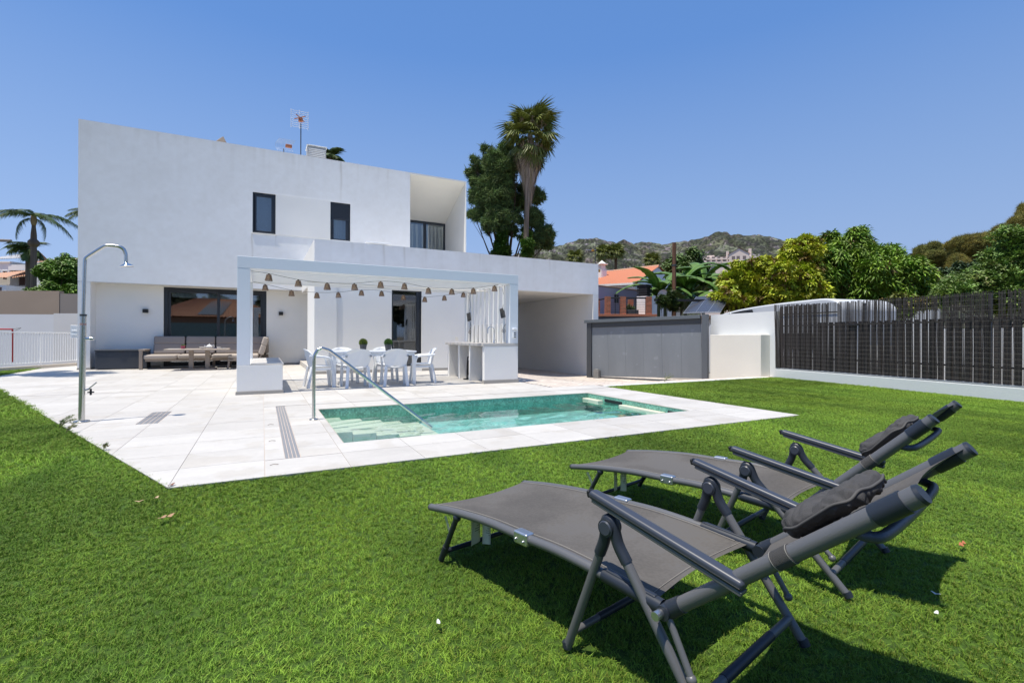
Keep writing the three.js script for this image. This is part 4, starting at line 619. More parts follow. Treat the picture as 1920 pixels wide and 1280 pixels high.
  { // head cushion with straps
    const n = 96, g = new THREE.SphereGeometry(1, n, 64), q = g.attributes.position, c = b0.clone().addScaledVector(bend, P.cushion), A = [.150, .122, .034];
    const sg = (v, p) => Math.sign(v) * Math.pow(Math.abs(v), p);
    for (let i = 0; i < q.count; i++) {
      let x = q.getX(i), y = q.getY(i), z = q.getZ(i); x = sg(x, .5); z = sg(z, .55);
      const edge = 1 - .45 * Math.pow(Math.abs(x), 4), wr = .03 * (fbm(x * 3 + 9, z * 3 + 3, 0, 18 + P.seed, 4) - .5) + .022 * (Math.abs(Math.sin(z * 9 + x * 5 + 7 * fbm(x * 1.6 + 5, z * 1.6 + 5, 0, 19 + P.seed, 3))) - .6) * (.25 + .75 * Math.pow(Math.max(Math.abs(x), Math.abs(z)), 2)) + .012 * Math.sin(x * 26 + 9 * fbm(x * 3 + 2, z * 5, 0, 23, 2)) * smooth((Math.abs(z) - .5) * 3);
      const hgt = sg(y, .7) * A[2] * edge * (1 + .35 * (z < 0 ? -z : 0)) * (1 - .32 * Math.exp(-(((z - .05) / .16) ** 2)) * (y > 0 ? 1 : 0)) + wr * .36;
      const l = z * A[1], p = c.clone().addScaledVector(bend, l).addScaledVector(up, hgt + .043); q.setXYZ(i, W / 2 + x * A[0] * 1.13, p.y, p.z);
    }
    const m = mergeVertices(g, 1e-4); m.computeVertexNormals(); const cu = part(L, 'cushion', m, pil), ring = []; for (let k = 0; k < 64; k++) { const a = k / 64 * 6.2832, x = sg(Math.cos(a), .5), z = sg(Math.sin(a), .55), p = c.clone().addScaledVector(bend, z * A[1] * 1.01).addScaledVector(up, .043 + .004 * Math.sin(a * 7)); ring.push(V(W / 2 + x * A[0] * 1.135, p.y, p.z)); }
    part(cu, 'piping', new THREE.TubeGeometry(new THREE.CatmullRomCurve3(ring, true), 160, .0042, 6, true), mat([.075, .072, .070], .8));
    const sc = b0.clone().addScaledVector(bend, P.cushion - .055);
    for (const x of [t0 - .035, t1 + .035]) { const o = V(x, sc.y, sc.z); const st = part(L, 'strap', cyl(o.clone().addScaledVector(bend, -.026), o.clone().addScaledVector(bend, .026), .0238, .0238, 18), pil); part(st, 'stitching', [-.024, .024].map(k => cyl(o.clone().addScaledVector(bend, k - .0008), o.clone().addScaledVector(bend, k + .0008), .0241, .0241, 18)), seam); }
    part(L, 'strap_band', bar(V(t0 - .03, sc.y - .0 - up.y * .022, sc.z - up.z * .022), V(t1 + .03, sc.y - up.y * .022, sc.z - up.z * .022), .052, .003, up), pil);
  }
  { // care label under the foot end
    const lt = tex(128, (u, v) => { const line = Math.sin(v * 70) > .5 && u > .12 && u < .12 + .7 * hash(Math.floor(v * 11), 3, 5) && v > .35 ? .45 : .86; return line; }, true, 1); lt.wrapS = lt.wrapT = THREE.ClampToEdgeWrapping;
    const g = new THREE.PlaneGeometry(.075, .125, 8, 8), q = g.attributes.position; for (let i = 0; i < q.count; i++) q.setZ(i, .006 * Math.sin(q.getX(i) * 60) + .1 * q.getY(i) * q.getY(i)); g.computeVertexNormals();
    const l1 = part(L, 'care_label', g, phys([.85, .85, .84], .7, { map: lt, transmission: .15, thickness: 0, side: THREE.DoubleSide })); l1.position.set(.05, .2, .22); l1.rotation.set(0, Math.PI / 2 + .9, .0, 'YXZ'); l1.rotation.y = Math.PI + .5;
    const l2 = part(L, 'care_label', g, l1.material); l2.position.set(.09, .19, .25); l2.rotation.y = Math.PI - .5; l2.scale.set(.5, .9, 1);
  }
  return L;
}
lounger('nearest grey sling sun lounger on the lawn, cut off by the bottom edge', { seed: 1, hub: [1.05, .487], arm: [[.975, .575], [1.49, .462]], rear: 1.405, back: [1.835, .782], cushion: .43 }, [.79, 0, -2.282], .2206);
lounger('grey sling sun lounger further back, behind the nearest lounger', { seed: 2, hub: [1.05, .455], arm: [[.975, .545], [1.47, .455]], rear: 1.475, back: [1.745, .79], cushion: .42 }, [1.875, 0, -2.60], .2428);
const LOBES = {
  YELLOW: [[21.02,3.15,-16.16,1.06], [22.09,4.08,-15.61,1.27], [22.80,4.88,-14.43,0.93], [22.91,3.21,-14.37,1.41], [21.38,4.34,-15.97,0.58], [22.22,3.21,-14.73,1.28], [24.45,5.66,-14.88,0.54], [20.79,2.85,-16.44,0.59]],
  DARK: [[28.01,5.17,-14.80,1.58], [27.24,4.03,-15.20,1.66], [29.28,4.59,-14.14,1.66], [29.77,3.94,-13.19,1.18], [27.91,3.24,-13.97,1.53], [26.45,5.19,-15.08,0.90], [28.89,3.23,-13.46,1.25], [31.94,3.41,-13.47,0.71], [28.27,6.03,-14.67,0.80]],
  BUSH: [[24.70,2.95,-9.08,0.69], [26.45,3.33,-8.85,0.93], [27.43,3.77,-8.35,1.10], [27.92,4.54,-8.09,0.79], [24.46,2.62,-9.47,0.39], [26.87,2.81,-8.50,0.83], [27.27,2.83,-7.75,1.07], [27.75,4.22,-7.51,1.28], [28.50,3.15,-7.11,1.50]],
  LOW: [[21.10,2.39,-9.48,0.32], [21.42,2.35,-8.71,0.31], [20.63,2.33,-9.97,0.24], [19.02,2.33,-10.80,0.28]],
  MANGO: [[30.55,6.58,-28.98,1.49], [30.54,5.75,-30.33,1.36], [31.90,5.80,-28.82,1.42], [29.80,4.65,-28.28,1.63], [29.35,4.76,-29.86,0.97]],
  PINE1: [[74.39,11.41,-29.70,1.34], [74.04,10.66,-30.72,1.22], [78.42,10.89,-30.13,1.39], [76.67,10.01,-30.61,1.65], [73.16,9.71,-31.59,0.95]],
  PINE2: [[72.08,11.67,-24.68,1.82], [72.63,10.94,-25.91,1.37], [73.25,10.81,-23.70,1.93], [76.72,12.54,-23.80,1.87], [76.40,12.87,-22.45,1.94], [79.84,13.82,-21.81,2.47], [69.70,9.27,-25.15,1.08], [75.05,9.44,-24.65,1.99], [77.81,10.05,-23.23,2.49], [78.23,11.03,-20.75,3.60]],
  SCRUB: [[61.59,6.99,-22.22,1.38], [61.57,7.07,-20.61,1.23], [59.81,6.80,-22.81,1.05], [56.54,6.57,-23.21,1.13]],
  CONIFER: [[17.04,15.95,-34.25,0.46], [16.06,15.15,-35.27,0.60], [15.08,13.93,-35.26,0.72], [16.06,13.87,-33.22,0.98], [17.36,13.95,-32.80,0.82], [15.04,12.11,-34.76,0.92], [16.26,11.90,-33.36,1.15], [18.36,12.43,-34.34,1.12], [14.53,10.45,-34.51,0.58], [15.79,10.09,-33.35,0.90], [16.98,9.86,-32.99,0.90], [18.86,11.97,-32.79,0.58], [18.85,10.30,-32.79,0.75], [19.51,9.13,-32.45,0.63], [18.33,9.10,-33.32,0.63], [18.99,8.47,-32.72,0.54], [15.81,9.71,-34.87,0.42], [15.44,15.74,-34.82,0.34], [14.47,14.65,-34.55,0.29], [17.30,14.89,-33.86,0.75], [20.25,8.56,-33.35,0.39], [15.51,12.86,-33.49,0.81]],
  IVY: [[16.28,8.20,-33.25,0.49], [16.19,8.85,-33.05,0.37], [16.17,7.51,-33.30,0.61], [16.72,7.71,-33.77,0.54]],
  IVY2: [[17.72,8.70,-31.89,0.28], [17.20,7.89,-30.95,0.31], [17.44,7.38,-31.31,0.36]],
  HEDGE: [[-15.56,6.26,-51.99,0.65], [-15.16,6.47,-52.86,0.88], [-14.18,6.69,-52.36,0.79], [-14.75,5.75,-53.46,0.99], [-15.23,5.51,-52.09,0.74], [-13.79,5.80,-52.15,0.79], [-14.21,6.39,-51.02,0.77]],
  SHRUB2: [[18.08,2.87,-17.96,0.40], [18.77,2.69,-18.28,0.33], [17.80,2.92,-18.11,0.27]],
};
const GL = [[-0.495, -3.514], [-0.629, -3.965], [-0.714, -3.929], [-0.591, -4.294], [3.255, -1.165], [0.595, -1.750], [2.537, -0.993], [2.359, -0.922]];
// ---------------------------------------------------------------- vegetation builders
function leafSprig(seed, n, len, wid, droop, spread) {              // a twig's end with a whorl of leaves
  const r = rng(seed), pos = [], col = [];
  for (let i = 0; i < n; i++) {
    const a = i / n * 6.283 + r(), el = (r() - .35) * 1.3, L = len * (.7 + .5 * r()), w = wid * (.8 + .4 * r()), d = V(Math.cos(a) * Math.cos(el), Math.sin(el), Math.sin(a) * Math.cos(el)), o = V((r() - .5) * spread, (r() - .5) * spread, (r() - .5) * spread);
    const s = d.clone().cross(V(0, 1, 0)).normalize().multiplyScalar(w / 2), m = o.clone().addScaledVector(d, L * .5).add(V(0, .05 * L, 0)), t = o.clone().addScaledVector(d, L).add(V(0, -droop * L, 0));
    const A = m.clone().add(s), C = m.clone().sub(s), k = .7 + .6 * r(); m.y -= w * .18;
    for (const tri of [[o, A, m], [m, A, t], [o, m, C], [m, t, C]]) { pos.push(...tri.map(p => p.toArray())); col.push([k, k, k], [k, k, k], [k, k, k]); }
  }
  return triGeo(pos, col);
}
function needleSprig(seed, n, len, wid, up) {
  const r = rng(seed), pos = [], col = [];
  for (let i = 0; i < n; i++) { const a = r() * 6.283, el = (r() - .5) * 2.4 + up, L = len * (.5 + .6 * r()), d = V(Math.cos(a) * Math.cos(el), Math.sin(el), Math.sin(a) * Math.cos(el)), s = V(r() - .5, r() - .5, r() - .5).cross(d).normalize().multiplyScalar(wid), o = V((r() - .5) * len * .6, (r() - .5) * len * .4, (r() - .5) * len * .6), k = .6 + .7 * r(); pos.push(o.clone().add(s).toArray(), o.clone().sub(s).toArray(), o.clone().addScaledVector(d, L).toArray()); col.push([k, k, k], [k, k, k], [k, k, k]); }
  return triGeo(pos, col);
}
const SPRIG = { mango: leafSprig(1, 11, .30, .075, .42, .08), avocado: leafSprig(2, 11, .24, .085, .22, .1), bush: leafSprig(3, 12, .15, .055, .15, .16), ivy: leafSprig(4, 10, .14, .11, .2, .2), pine: needleSprig(5, 60, .42, .016, .5), cypress: needleSprig(6, 34, .42, .034, -.35), far: leafSprig(7, 14, .30, .13, .2, .4) };
const leafMat = (rough = .5, tr = .28) => phys([1, 1, 1], rough, { vertexColors: true, specularIntensity: .6, side: THREE.DoubleSide, transmission: tr, thickness: 0 });
const LEAF = leafMat(.5, .3), NEEDLE = leafMat(.8, .2);
function crown(parent, origin, lobes, sprig, density, size, base, o = {}) {
  const r = rng(o.seed || 1), ms = [], cs = [];
  for (const [lx, ly, lz, lr] of lobes) {
    const n = Math.round(density * lr * lr), flat = o.flat || 1; const sub = []; for (let i = 0; i < 9; i++) { const a = r() * 6.283, y = r() * 2 - 1, s = Math.sqrt(1 - y * y); sub.push([V(Math.cos(a) * s, y, Math.sin(a) * s), .18 + .38 * r()]); }
    for (let i = 0; i < n; i++) {
      const a = r() * 6.283, y = r() * 1.75 - .75, s = Math.sqrt(Math.max(0, 1 - y * y)), d = V(Math.cos(a) * s, y, Math.sin(a) * s); let q = lr * (.60 + .36 * Math.pow(r(), .5)); for (const [sd, sr] of sub) { const c = d.dot(sd); if (c > .80) q += lr * sr * (c - .80) * 3.2; } if (r() < .2) q *= .75;
      const nz = fbm(lx + d.x * lr * 1.6 + 50, lz + d.y * lr * 1.6 + d.z * lr + 50, 0, 101, 2); if (nz < (o.gap || .30)) continue;
      const p = V(lx + d.x * q, ly + d.y * q * flat, lz + d.z * q).sub(origin), k = (.62 + .8 * r()) * (.75 + .5 * nz), t = r() < (o.young || 0) ? 1 : 0, sc = size * (.7 + .65 * r());
      ms.push(TRS(p.x, p.y, p.z, (r() - .5) * 1.2 + (o.droop || 0), r() * 6.283, (r() - .5) * 1.2, sc)); const yc = o.youngColor || [.30, .20, .06]; cs.push(t ? lin(yc[0] * k, yc[1] * k, yc[2] * k) : lin(base[0] * k * (.9 + .25 * r()), base[1] * k, base[2] * k));
    }
  }
  return instanced(parent, 'crown', sprig, o.mat || LEAF, ms, cs);
}
const bark = tex(256, (u, v) => { const n = fbm(u * 12, v * 4, 12, 111, 4), k = .55 + .6 * n; return [k, k * .95, k * .88]; }, true, 1), barkBump = tex(256, (u, v) => fbm(u * 24, v * 6, 24, 115, 4), false, 1);
const barkM = c => mat(c, .95, { map: bark, bumpMap: barkBump, bumpScale: .03 });
function branchy(origin, lobes, r0, seed) {                           // trunk with limbs reaching into the lobes
  const r = rng(seed), g = [], top = V(0, 0, 0); lobes.forEach(l => top.add(V(l[0], l[1], l[2]).sub(origin))); top.multiplyScalar(1 / lobes.length); const fork = V(top.x * .4, top.y * .45, top.z * .4);
  g.push(new THREE.TubeGeometry(new THREE.CatmullRomCurve3([V(0, 0, 0), V(fork.x * .3, fork.y * .5, fork.z * .6), fork]), 12, r0, 9, false));
  for (const l of lobes) { const e = V(l[0], l[1], l[2]).sub(origin), m = fork.clone().lerp(e, .5).add(V((r() - .5) * .4, .1, (r() - .5) * .4)); g.push(cyl(fork, m, r0 * .6, r0 * .35, 7), cyl(m, e, r0 * .35, r0 * .1, 7)); for (let k = 0; k < 5; k++) { const t = e.clone().add(V(r() - .5, r() - .3, r() - .5).multiplyScalar(l[3] * 1.4)); g.push(cyl(m.clone().lerp(e, .3 + .14 * k), t, r0 * .14, r0 * .04, 5)); } }
  return g;
}
function ragged(lobes, seed, n, f0, f1) {                            // smaller clumps pushed out of every lobe, for an uneven outline
  const r = rng(seed * 7 + 3), out = []; for (const [x, y, z, q] of lobes) { out.push([x, y, z, q * .86]); for (let i = 0; i < n; i++) { const a = r() * 6.283, e = r() * 1.9 - .7, s = lerp(f0, f1, r()) * q, d = q * (.72 + .42 * r()); out.push([x + Math.cos(a) * Math.cos(e) * d, y + Math.sin(e) * d, z + Math.sin(a) * Math.cos(e) * d, s]); } } return out;
}
function tree(name, label, cat, lobes, groundY, sprig, density, size, color, o = {}) {
  const c = V(0, 0, 0); lobes.forEach(l => c.add(V(l[0], 0, l[2]))); c.multiplyScalar(1 / lobes.length); c.y = groundY;
  const t = thing(name, label, cat, c.toArray()); crown(t, c, ragged(lobes, o.seed || 1, o.sub ?? 4, .22, .5), sprig, density, size, color, o); if (o.trunk !== 0) part(t, o.trunkName || 'trunk', branchy(c, lobes, o.trunk || .14, o.seed || 1), barkM(o.bark || [.16, .12, .09])); return t;
}
tree('avocado_tree', 'bright yellow-green tree behind the white wall, left of the big dark tree', 'tree', LOBES.YELLOW, -.9, SPRIG.avocado, 620, 1, [.40, .46, .03], { seed: 11, young: .10, youngColor: [.20, .13, .03], gap: .30 });
tree('mango_tree', 'large dense dark green tree rising behind the fence and the motorhome', 'tree', LOBES.DARK, -.9, SPRIG.mango, 560, 1, [.20, .34, .03], { seed: 12, young: .05, youngColor: [.16, .11, .03], gap: .29, trunk: .18 });
tree('leafy_bush', 'tall light green shrub mass above the fence at the right edge', 'shrub', LOBES.BUSH, -.9, SPRIG.bush, 900, 1, [.18, .29, .06], { seed: 13, young: .03, youngColor: [.30, .30, .12], gap: .27, trunk: .07, trunkName: 'stem' });
tree('fence_shrub', 'low yellow-green leaves peeping over the top of the reed fence', 'shrub', LOBES.LOW, -.6, SPRIG.avocado, 900, .8, [.16, .19, .03], { seed: 14, young: .1, trunk: .04, trunkName: 'stem' });
tree('round_tree', 'dark rounded tree behind the banana plants and the wooden pole', 'tree', LOBES.MANGO, -.9, SPRIG.far, 260, 1, [.09, .16, .035], { seed: 15, gap: .26, trunk: .2 });
tree('pine_tree', 'small umbrella pine in the gap between the dark tree and the right-hand shrubs', 'pine tree', LOBES.PINE1, 0, SPRIG.pine, 420, 1.05, [.22, .23, .06], { seed: 16, mat: NEEDLE, flat: .8, trunk: .3, gap: .28 });
tree('pine_tree', 'big spreading umbrella pines at the right edge of the photo', 'pine tree', LOBES.PINE2, 0, SPRIG.pine, 420, 1.05, [.26, .24, .055], { seed: 17, mat: NEEDLE, flat: .8, trunk: .35, gap: .28 });
tree('shrub_row', 'dark green shrubs under the pines beyond the fence', 'shrub', LOBES.SCRUB, 0, SPRIG.far, 240, 1, [.045, .085, .03], { seed: 18, trunk: .1, trunkName: 'stem' });
{
  const t = tree('conifer', 'tall ragged dark conifer with an ivy covered trunk behind the house', 'conifer', LOBES.CONIFER, -.9, SPRIG.cypress, 330, 1, [.105, .165, .045], { seed: 19, mat: NEEDLE, trunk: .16, gap: .40, droop: .1, sub: 6 });
  const o = t.position; part(t, 'stem', cyl(V(16.65 - o.x, 0, -34.05 - o.z), V(16.75 - o.x, 16.5, -34.0 - o.z), .34, .06, 10), barkM([.10, .08, .06]));
  const iv = crown(t, o, LOBES.IVY, SPRIG.ivy, 1100, 1.2, [.07, .16, .02], { seed: 20 }); iv.name = 'ivy';
}
tree('garden_shrub', 'bushy green shrubs on top of the retaining wall left of the house', 'shrub', [...LOBES.HEDGE, [-14.5, 4.2, -50.2, .8], [-13.4, 4.2, -50, .75], [-15.4, 4.2, -51, .8], [-16.2, 4.1, -51.3, .5]], 3.4, SPRIG.far, 420, .8, [.12, .22, .03], { seed: 21, trunk: .08, trunkName: 'stem', gap: .25 });
tree('dark_bush', 'small dark bush beside the brick balcony', 'shrub', LOBES.SHRUB2, -.5, SPRIG.bush, 1500, .9, [.06, .11, .02], { seed: 22, trunk: .04, trunkName: 'stem' });
// ---- palms
function fanFrond(seed, pet, fan, droop, dead) {
  const r = rng(seed), pos = [], col = [], n = 26;
  const c0 = dead ? [.26, .19, .12] : [.19, .22, .045];
  const P = (x, y, z) => [x, y, z], bend = q => -droop * q * q; const tri = (a, b, c, k) => { pos.push(a, b, c); for (let i = 0; i < 3; i++) col.push([c0[0] * k, c0[1] * k, c0[2] * k]); };
  for (let i = 0; i < 6; i++) { const a = pet * i / 6, b = pet * (i + 1) / 6, w = .025; tri(P(a, bend(a), -w), P(a, bend(a), w), P(b, bend(b), w), 1.4); tri(P(a, bend(a), -w), P(b, bend(b), w), P(b, bend(b), -w), 1.4); }
  const y0 = bend(pet);
  for (let i = 0; i < n; i++) {
    const a = (i / (n - 1) - .5) * 4.2, L = fan * (.75 + .25 * Math.cos(a * .6)) * (.9 + .2 * r()), w = fan * .055, k = .65 + .7 * r(), dx = Math.cos(a), dz = Math.sin(a), m = .55 * L, lift = .10 * fan * Math.abs(Math.sin(a)), tipDrop = (.25 + .45 * r()) * fan * (dead ? 1.3 : .8);
    const A = P(pet, y0, 0), B1 = P(pet + dx * m - dz * w, y0 + bend(m) * .6 + lift, dz * m + dx * w), B2 = P(pet + dx * m + dz * w, y0 + bend(m) * .6 + lift, dz * m - dx * w), C = P(pet + dx * L, y0 + bend(L) * .6 + lift - tipDrop, dz * L);
    tri(A, B1, B2, k); tri(B1, C, B2, k * .9);
  }
  return triGeo(pos, col);
}
function featherFrond(seed, len, droop, leaf, c0) {
  const r = rng(seed), pos = [], col = [], tri = (a, b, c, k) => { pos.push(a.toArray(), b.toArray(), c.toArray()); for (let i = 0; i < 3; i++) col.push([c0[0] * k, c0[1] * k, c0[2] * k]); };
  const C = t => V(len * (t - .12 * t * t * droop), len * (.35 * t - droop * .75 * t * t), 0), n = 46;
  for (let i = 0; i < 12; i++) { const a = C(i / 12), b = C((i + 1) / 12), w = V(0, 0, .03 * (1 - i / 13)); tri(a.clone().add(w), a.clone().sub(w), b, 1.3); tri(a.clone().add(V(0, .02, 0)), a.clone().sub(V(0, .03, 0)), b, 1.2); }
  for (let i = 4; i < n; i++) for (const s of [-1, 1]) {
    const t = i / n, a = C(t), dir = C(Math.min(1, t + .02)).sub(C(t - .02)).normalize(), L = leaf * Math.pow(Math.sin(Math.PI * clamp(t * .92 + .06)), .5) * (.75 + .4 * r()), w = dir.clone().multiplyScalar(.034), m = a.clone().addScaledVector(dir, L * .25).add(V(0, .02 - .12 * r() * L, s * L * .5)), e = a.clone().addScaledVector(dir, L * .45).add(V(0, -L * (.45 + .5 * r()), s * L * (.62 + .25 * r()))), k = .6 + .8 * r();
    tri(a.clone().add(w), a.clone().sub(w), m.clone().add(w), k); tri(a.clone().sub(w), m.clone().sub(w), m.clone().add(w), k); tri(m.clone().add(w), m.clone().sub(w), e, k * .9);
  }
  return triGeo(pos, col);
}
const FROND = leafMat(.5, .2), DEAD = mat([1, 1, 1], .95, { vertexColors: true, side: THREE.DoubleSide });
const placeFrond = (p, name, g, m, at, az, el, roll = 0, s = 1) => { const o = part(p, name, g, m); o.position.copy(at); o.rotation.set(roll, az, el, 'YZX'); o.scale.setScalar(s); return o; };
{
  const p = thing('fan_palm', 'tall fan palm with a skirt of dead fronds towering behind the house', 'palm tree', [17.45, -.9, -31.5]), r = rng(33), H = 17.2;
  part(p, 'trunk', [new THREE.TubeGeometry(new THREE.CatmullRomCurve3([V(.02, 0, 0), V(-.05, 6, 0), V(0, 10.5, 0), V(.12, 14, .05), V(.26, H, .1)]), 60, .185, 14, false)], barkM([.30, .25, .21]));
  const fg = [0, 1, 2].map(i => fanFrond(40 + i, .95, .95, .25 + .12 * i, false)), dg = [0, 1].map(i => fanFrond(50 + i, .8, 1.0, .35 + .2 * i, true));
  for (let i = 0; i < 64; i++) { const t = i / 63, el = lerp(1.35, -1.15, Math.pow(t, .85)) + (r() - .5) * .25; placeFrond(p, 'frond', fg[i % 3], FROND, V(.26, H + .35 - 1.1 * t, .1), i * 2.4 + r() * .5, el, (r() - .5) * .8, 1.0 + .35 * r()); }
  for (let i = 0; i < 16; i++) placeFrond(p, 'frond', fg[i % 3], FROND, V(.26, H + .2, .1), i * 2.4 + 1.1, .75 + .7 * r(), (r() - .5) * 1.2, .82 + .2 * r());
  const skirt = [], M4 = new THREE.Matrix4(), pos = [], col = [];
  for (let i = 0; i < 2600; i++) { const t = r(), y = lerp(12.6, 16.3, Math.pow(t, .75)), a = r() * 6.283, taper = lerp(.28, 1.12, smooth((y - 12.4) / 3.6)), q = taper * (.55 + .5 * r()), L = .55 + .8 * r(), w = .012 + .022 * r(), x = .16 + Math.cos(a) * q, z = .08 + Math.sin(a) * q, tx = Math.cos(a + .4 * (r() - .5)) * (q * .78), tz = Math.sin(a + .4 * (r() - .5)) * (q * .78), k = .5 + .9 * r(), g = r() < .12 ? .6 : 1; pos.push([x - Math.sin(a) * w, y, z + Math.cos(a) * w], [x + Math.sin(a) * w, y, z - Math.cos(a) * w], [.16 + tx, y - L, .08 + tz]); for (let j = 0; j < 3; j++) col.push([.42 * k, .32 * k, .24 * k * g]); }
  part(p, 'dead_skirt', triGeo(pos, col), DEAD); part(p, 'skirt_core', cyl(V(.16, 12.9, .06), V(.22, 16.2, .1), .2, .6, 12), mat([.10, .075, .055], 1));
  for (let i = 0; i < 34; i++) placeFrond(p, 'dead_frond', dg[i % 2], DEAD, V(.24, H - .3 - .7 * r(), .1), i * 2.4, -.45 - .9 * r(), (r() - .5), .85 + .3 * r());
  const fl = [], flc = []; for (let k = 0; k < 4; k++) { const a = [-.7, -1.3, -2.0, -2.7][k]; for (let i = 0; i < 420; i++) { const t = r(), c = V(.26 + Math.cos(a) * (.45 + .75 * t), H + .3 + 1.3 * Math.sin(t * 2.4) - 1.1 * t * t, .1 - Math.sin(a) * (.45 + .75 * t)), o = V(r() - .5, r() - .8, r() - .5).multiplyScalar(.5), s = V(.018, 0, .018); fl.push(c.clone().add(s).toArray(), c.clone().sub(s).toArray(), c.clone().add(o).toArray()); const q = .6 + .7 * r(); for (let j = 0; j < 3; j++) flc.push([.46 * q, .33 * q, .20 * q]); } }
  part(p, 'flower_stalks', triGeo(fl, flc), DEAD);
  const iv = crown(p, p.position, LOBES.IVY2, SPRIG.ivy, 1500, 1.2, [.08, .17, .02], { seed: 23 }); iv.name = 'ivy';
  // small far fan palms
  const sg = fanFrond(60, .7, .8, .3, false), q0 = thing('small_palm', 'tiny fan palm peeping over the roof edge left of the aerial on the hill', 'palm tree', [63.28, 8, -91.16], 0, 'small palms before the hills');
  part(q0, 'trunk', cyl(V(0, 0, 0), V(0, 11, 0), .35, .3, 10), barkM([.16, .11, .08])); for (let i = 0; i < 26; i++) placeFrond(q0, 'frond', sg, FROND, V(0, 11 + .3 * r(), 0), i * 2.4, 1.3 - 1.9 * i / 26, 0, 1.7);
  copy(q0, 'tiny fan palm just right of the white chimney, left one of a pair', [65.9, 8.2, -84.03], .5); copy(q0, 'tiny fan palm just right of the white chimney, right one of a pair', [68.4, 8.4, -83.18], 1.1); copy(q0, 'tiny fan palm behind the right end of the orange roof', [78.81, 7.4, -83.13], 1.7);
}
function queenPalm(label, at, H, rt, fronds, len, bulge, seed, group) {
  const p = thing('feather_palm', label, 'palm tree', at, 0, group), r = rng(seed), ring = [];
  const prof = []; for (let i = 0; i <= 90; i++) { const y = H * i / 90; let q = rt * (1 + .04 * Math.sin(i * 2.9)); if (bulge) { q += .19 * Math.exp(-(((y - bulge) / .27) ** 4)); if (y > bulge + .5) q *= lerp(1, .62, smooth((y - bulge - .5) / 1.2)); } prof.push([q, y]); }
  part(p, 'trunk', lathe(prof, 16), barkM([.20, .16, .145]));
  const gs = [0, 1, 2].map(i => featherFrond(seed + i, len, 1.05 + .15 * i, .8, [.075, .12, .03]));
  fronds.forEach(([az, el, s], i) => placeFrond(p, 'frond', gs[i % 3], FROND, V(0, H - .05, 0), az, el, 0, s));
  part(p, 'crownshaft', lathe([[0, H - .7], [rt * .75, H - .7], [rt * 1.1, H - .35], [rt * .8, H + .2], [0, H + .35]], 12), mat([.34, .23, .13], .9)); return p;
}
{
  const r = rng(66), Rr = (n, a, b) => Array.from({ length: n }, (_, i) => [i * 2.4 + r() * .6, lerp(a, b, r()), .8 + .35 * r()]);
  queenPalm('sparse feather palm with a swollen trunk standing at the far left', [-17.75, 3.4, -56.5], 8.0, .21, [[.5, .35, 1.0], [.35, .05, .9], [3.5, .45, 1.0], [3.75, .15, .95], [2.9, .55, .8], [1.4, .9, .6], [4.6, .5, .7], [3.3, -.5, .7], [.6, -.55, .6], [5.6, .2, .8]], 3.2, 5.75, 70);
  queenPalm('short palm trunk with a small green top just left of the swollen palm', [-19.05, 3.4, -59.4], 5.6, .17, Rr(12, -.2, 1.2), 1.5, 0, 74);
  queenPalm('palm mostly hidden behind the left corner of the house, one frond showing', [-18.9, -.9, -77.5], 17.2, .3, Rr(13, -.1, .9), 2.9, 0, 78);
  queenPalm('palm whose fronds peep over the roof beside the louvred unit', [5.5, -.9, -47.9], 18.7, .25, Rr(13, .0, 1.2), 1.55, 0, 82);
  queenPalm('feather palm beyond the railing that throws the frond shadow on the terrace', [-9.0, -.9, -17.5], 11.4, .2, [[0, .2, 1], [.4, .3, .9], [-.5, .25, 1], [1.2, .3, .8], [3.1, .2, .9], [2.4, .4, .8], [-2.2, .3, .8]], 2.6, 0, 86);
}
// ---- banana plants
function bananaLeaf(seed, L, w) {
  const g = new THREE.PlaneGeometry(1, 1, 8, 26), q = g.attributes.position, uv = g.attributes.uv, r = rng(seed), tear = Array.from({ length: 27 }, () => r()), col = [];
  for (let i = 0; i < q.count; i++) { const a = uv.getX(i) - .5, t = uv.getY(i), hw = w * Math.pow(Math.sin(Math.PI * clamp(t * .94 + .03)), .55), row = Math.round(t * 26), k = Math.abs(a) * 2; q.setXYZ(i, L * (t - .18 * t * t), L * (.55 * t - .85 * t * t) - .28 * w * k * k - .10 * w * k * tear[row], a * 2 * hw); const c = (k < .13 ? 1.7 : 1) * (.8 + .35 * tear[row]); col.push(.095 * c, .185 * c, .03 * c); }
  g.setAttribute('color', new THREE.Float32BufferAttribute(col, 3)); g.computeVertexNormals(); return g;
}
{
  const ls = [0, 1, 2].map(i => bananaLeaf(90 + i, 2.6, .36)), r = rng(91);
  const plant = (label, at, n, H) => { const p = thing('banana_plant', label, 'banana plant', at, 0, 'banana plants behind the gate'); part(p, 'stem', cyl(V(0, 0, 0), V(.05, H, 0), .13, .08, 10), mat([.14, .15, .06], .7)); for (let i = 0; i < n; i++) placeFrond(p, 'leaf', ls[i % 3], FROND, V(.03, H - .1, 0), i * 2.4 + r() * .4, .15 + .95 * r(), 0, .7 + .45 * r()); return p; };
  plant('banana plant left of the wooden pole, with one pale upright leaf', [20.0, -.9, -20.6], 11, 4.5); plant('banana plant just right of the wooden pole', [21.9, -.9, -20.4], 12, 5.0); plant('banana plant between the pole and the solar panels', [23.6, -.9, -20.6], 12, 5.3); plant('banana plant rising behind the solar panels', [24.3, -.9, -18.9], 12, 5.2); plant('low banana plant behind the brick balcony', [22.9, -.9, -23.0], 10, 4.4); plant('banana plant in the dark gap beside the yellow-green tree', [22.6, -.9, -18.4], 10, 4.2);
}
